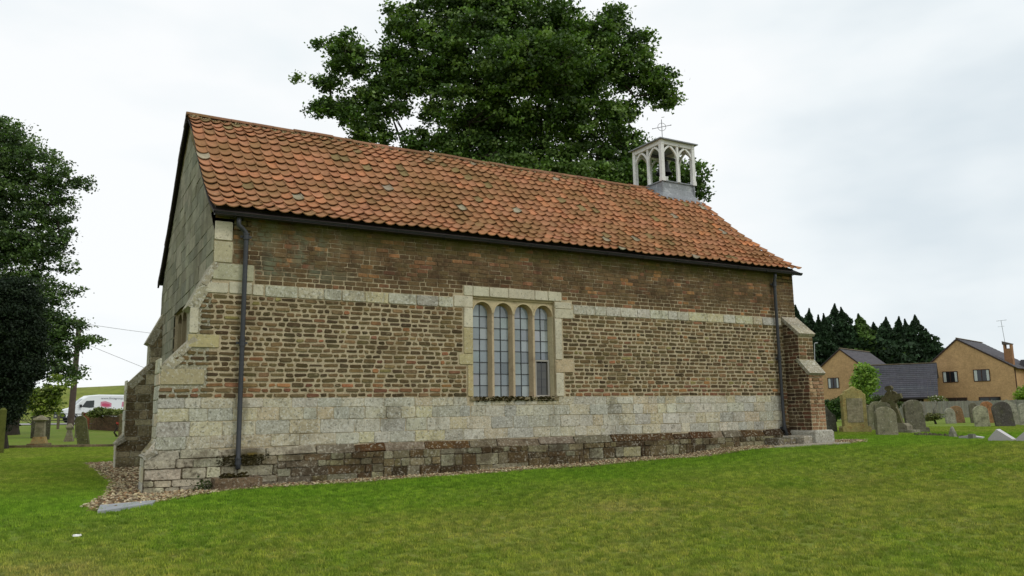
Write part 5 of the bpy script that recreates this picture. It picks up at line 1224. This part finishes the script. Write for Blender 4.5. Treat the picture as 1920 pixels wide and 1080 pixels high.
# ------------------------------------------------------------------ houses
def facing(px, D, turn):
    x, y = HP(px, D); rt, aw = frame(px, turn); return x, y, rt, aw
TAN = S(180, 147, 108); ROOF = S(86, 84, 88); BRN = S(66, 44, 34)
def house(name, px, D, turn, lh, rh, z_e, z_el, z_r, depth, label):
    x, y, rt, aw = facing(px, D, turn); z = g(x, y); t = thing(name, (x, y, z), label, 'house')
    f = lambda u, v, w2: (x+rt[0]*u+aw[0]*w2, y+rt[1]*u+aw[1]*w2, v)
    mb = MB(); mb.prism([(-lh, z-.5), (-lh, z_el), (0, z_r), (rh, z_e), (rh, z-.5)], 0, depth, f, TAN); wl = mb.build('wall', m_hbrick, t)
    rf = MB(); ov = .32
    for (ua, za, ub, zb) in ((0, z_r, rh, z_e), (0, z_r, -lh, z_el)):
        sl_ = (zb-za)/(ub-ua); ue = ub+math.copysign(ov, ub); ze = zb+sl_*(ue-ub); nrow = 16
        for k in range(nrow):
            t0, t1 = k/nrow, (k+1)/nrow+.012; U0, U1 = lerp(0, ue, t0), lerp(0, ue, t1); Z0, Z1 = lerp(za, ze, t0)+.05, lerp(za, ze, t1)+.09
            P = [(U0, Z0), (U1, Z1), (U1, Z1-.05), (U0, Z0-.04)]; rf.prism(P if ub > 0 else P[::-1], -.14, depth+.14, f, jit(ROOF, .06))
    rf.prism([(-.12, z_r+.07), (0, z_r+.16), (.12, z_r+.07)], -.15, depth+.15, f, S(104, 92, 74)); r_ = rf.build('roof', m_hroof, t)
    bg_ = MB()
    for (ub, zb) in ((rh, z_e), (-lh, z_el)): 
        P = [(0, z_r+.03), (ub, zb+.03), (ub, zb-.12), (0, z_r-.12)]; bg_.prism(P, -.10, -.02, f, BRN)
    bg_.build('barge_board', m_paint, r_)
    for ub, zb in ((rh, z_e),):
        m = MB(); m.tube([f(ub+.3, zb-.22, -.1), f(ub+.3, zb-.22, depth)], .06, 8, BRN); m.build('gutter', m_paint, t); m = MB(); m.tube([f(ub+.06, zb-.25, .15), f(ub+.06, z, .15)], .045, 8, BRN); m.build('downpipe', m_paint, t)
    return t, f, z
def window(f, t, u, v, w_, h, cur=True):
    m = MB(); fwd = .07
    for b in ((u, u+w_, v, v+fwd), (u, u+w_, v+h-fwd, v+h), (u, u+fwd, v+fwd, v+h-fwd), (u+w_-fwd, u+w_, v+fwd, v+h-fwd), (u+w_*.5-.03, u+w_*.5+.03, v+fwd, v+h-fwd)):
        m.prism([(b[0], b[2]), (b[0], b[3]), (b[1], b[3]), (b[1], b[2])], -.06, -.005, f, BRN)
    wf = m.build('window', m_paint, t); m = MB(); m.prism([(u+fwd, v+fwd), (u+fwd, v+h-fwd), (u+w_-fwd, v+h-fwd), (u+w_-fwd, v+fwd)], -.012, -.003, f, S(36, 38, 42)); m.build('pane', m_glassdark, wf)
    if cur:
        m = MB()
        for a, b in ((u+fwd, u+fwd+w_*.18), (u+w_-fwd-w_*.16, u+w_-fwd)): m = MB(); m.prism([(a, v+fwd), (a, v+h-fwd), (b, v+h-fwd), (b, v+fwd)], -.022, -.013, f, S(186, 192, 190)); m.build('curtain', m_paint, wf)
hz = lambda y, D, px: CAM[2]+(hory(px)-y)*D/F*1.0
kR = 80/F
tR, fR, zR = house('brick_house', 1806, 80, 15, 3.5, 4.75, hz(691, 80, 1893), hz(693, 80, 1742), hz(637, 80, 1806), 9, 'buff brick house with a tall gable and chimney at the right')
for (x0, x1, y0, y1) in ((1776, 1802, 697, 718), (1828, 1855, 695, 717)): window(fR, tR, (x0-1806)*kR, hz(y1, 80, x0), (x1-x0)*kR, (y1-y0)*kR)
for (x0, x1, y0, y1) in ((1777, 1814, 746, 765), (1833, 1868, 745, 765)): window(fR, tR, (x0-1806)*kR, hz(y1, 80, x0), (x1-x0)*kR, (y1-y0)*kR, False)
m = MB(); cu = 4.0; zc0, zc1 = hz(688, 80, 1888), hz(644, 80, 1885)
for a, b, c, d in ((cu-.15, cu+.55, zc0-.6, zc1-.75), (cu-.15, cu+.0, zc1-.75, zc1-.35), (cu+.40, cu+.55, zc1-.75, zc1-.35)): m.prism([(a, c), (a, d), (b, d), (b, c)], .9, 1.6, fR, S(150, 112, 82))
ch = m.build('chimney', m_hbrick, tR); m = MB(); m.prism([(cu-.22, zc1-.35), (cu-.22, zc1-.0), (cu+.60, zc1-.28), (cu+.60, zc1-.35)], .85, 1.65, fR, S(92, 84, 80)); m.build('chimney_cap', m_hroof, ch)
m = MB(); za = zc1-.1; zt_ = hz(606, 80, 1880)
m.tube([fR(cu, za-.3, 1.2), fR(cu-.15, zt_, 1.2)], .022, 6, S(150, 152, 156)); m.tube([fR(cu-.55, zt_-.02, 1.2), fR(cu+.35, zt_+.03, 1.2)], .016, 5, S(150, 152, 156)); m.tube([fR(cu-.5, zt_-.6, 1.2), fR(cu+.1, zt_-.58, 1.2)], .012, 5, S(150, 152, 156))
for q in range(6): m.tube([fR(cu-.5+q*.15, zt_+.0, 1.05), fR(cu-.5+q*.15, zt_+.0, 1.35)], .01, 4, S(150, 152, 156))
m.build('aerial', m_paint, tR)
# lower rear wing of the right-hand house
m = MB(); fw_ = lambda u, v, w2: fR(u, v, w2); m.prism([(4.8, -1), (4.8, hz(700, 86, 1900)), (11, hz(700, 86, 1900)), (11, -1)], 4.5, 9, fR, TAN); wg = m.build('rear_wing', m_hbrick, tR)
m = MB(); zz = hz(700, 86, 1900); m.prism([(4.2, zz), (4.5, hz(682, 86, 1900)), (11.4, hz(680, 86, 1900)), (11.4, zz)], 4.2, 9.4, fR, ROOF); m.build('rear_roof', m_hroof, wg)
kL = 86/F
tL, fL, zL = house('brick_house', 1583, 86, 20, 2.9, 3.1, hz(700, 86, 1640), hz(697, 86, 1541), hz(656, 86, 1583), 9, 'buff brick gabled house behind the yellow-edged headstone')
for (x0, x1, y0, y1) in ((1556, 1577, 709, 729), (1600, 1616, 707, 728)): window(fL, tL, (x0-1583)*kL, hz(y1, 86, x0), (x1-x0)*kL, (y1-y0)*kL)
m = MB(); m.prism([(-2.0, 4.6), (-2.0, 5.7), (-1.6, 5.7), (-1.6, 4.6)], 3, 3.5, fL, S(150, 112, 82)); m.build('chimney', m_hbrick, tL)
# low tiled building between the houses
x, y, rt, aw = facing(1685, 78, 4); z = g(x, y); t = thing('outbuilding', (x, y, z), 'low building with a wide dark tiled roof between two brick houses', 'outbuilding'); fM = lambda u, v, w2: (x+rt[0]*u+aw[0]*w2, y+rt[1]*u+aw[1]*w2, v)
ze, zrr = hz(746, 78, 1685), hz(685, 82, 1690); u0_, u1_ = -3.9, 3.5
m = MB(); m.prism([(u0_+.2, z-.3), (u0_+.2, ze-.05), (u0_+.9, ze-.05), (u0_+.9, z-.3)], .6, 6, fM, TAN); m.prism([(2.2, z-.3), (2.2, ze-.05), (u1_+.1, ze-.05), (u1_+.1, z-.3)], .6, 6, fM, TAN); m.prism([(u0_+.9, z-.3), (u0_+.9, ze-.05), (2.2, ze-.05), (2.2, z-.3)], 1.6, 6, fM, S(60, 50, 44)); m.build('wall', m_hbrick, t)  # recessed dark piece paints the shade of the garage openings
m = MB(); nrow = 17
for k in range(nrow):
    t0, t1 = k/nrow, (k+1)/nrow+.01; w0_, w1_ = lerp(4.3, .3, t0), lerp(4.3, .3, t1); a0, a1 = lerp(zrr, ze, t0), lerp(zrr, ze, t1)+.05; c = jit(S(74, 74, 80), .08)
    for uu in range(24):
        U0 = lerp(u0_, u1_, uu/24)+.006; U1 = lerp(u0_, u1_, (uu+1)/24); cc = jit(c, .07); m.quad(fM(U0, a0, w0_), fM(U1, a0, w0_), fM(U1, a1, w1_), fM(U0, a1, w1_), cc); m.quad(fM(U0, a1, w1_), fM(U1, a1, w1_), fM(U1, a1-.06, w1_), fM(U0, a1-.06, w1_), cc)
m.quad(fM(u0_, zrr, 4.3), fM(u1_, zrr, 4.3), fM(u1_, ze, 8.3), fM(u0_, ze, 8.3), S(80, 78, 82)); m.prism([(u0_, zrr), (u0_, zrr+.09), (u1_, zrr+.09), (u1_, zrr)], 4.2, 4.4, fM, S(112, 100, 84))
rf = m.build('roof', m_hroof, t); m = MB(); m.prism([(u0_, ze-.16), (u0_, ze+.0), (u1_, ze+.0), (u1_, ze-.16)], .22, .3, fM, S(40, 34, 34)); m.build('fascia', m_paint, t)
# street lamp behind the left house
p0 = np.array([*HP(1529, 92), 0]); p0[2] = g(p0[0], p0[1]); p1 = dep(1527, 644, 92); t = thing('street_lamp', tuple(p0), 'thin pale street lamp in front of the conifers by the chapel corner', 'street lamp')
m = MB(); m.tube([p0, p1], [.06, .035], 8, S(170, 172, 172)); m.build('column', m_paint, t); rt, aw = frame(1529); m = MB(); m.tube([p1+np.array([0, 0, .02]), p1+rt*.15+np.array([0, 0, .05]), p1+rt*.38+np.array([0, 0, .05])], [.04, .06, .05], 8, S(180, 182, 182)); m.build('lantern', m_paint, t)
# fence on the right
a0, a1 = HP(1684, 60), HP(2000, 57); A_, B_ = np.array([*a0, g(*a0)]), np.array([*a1, g(*a1)]); t = thing('board_fence', tuple(A_), 'long weathered grey board fence behind the right-hand graves', 'fence')
d = B_-A_; ln = np.linalg.norm(d[:2]); d = d/ln; nn_ = np.array([-d[1], d[0], 0]); zt_ = hz(752, 58.5, 1800); n = 7
for k in range(n):
    m = MB(); l = ln/n
    for q in range(14):
        b0 = l*(k+q/14)+.004; b1 = l*(k+(q+1)/14)-.004; zz = g(*(A_+d*b0)[:2]); off = .012*(q % 2); m.prism([(b0, zz), (b0, zt_+random.uniform(-.015, .015)), (b1, zt_+random.uniform(-.015, .015)), (b1, zz)], -.02-off, .0-off, lambda u, v, w2: (A_[0]+d[0]*u-nn_[0]*w2, A_[1]+d[1]*u-nn_[1]*w2, v), jit(S(132, 130, 120), .10))
    m.build('panel', m_wood, t); m = MB(); q0 = A_+d*(l*k); m.prism([(-.05, g(q0[0], q0[1])), (-.05, zt_+.05), (.05, zt_+.05), (.05, g(q0[0], q0[1]))], -.10, -.04, lambda u, v, w2: (q0[0]+d[0]*u-nn_[0]*w2, q0[1]+d[1]*u-nn_[1]*w2, v), S(120, 116, 104)); m.build('post', m_wood, t)
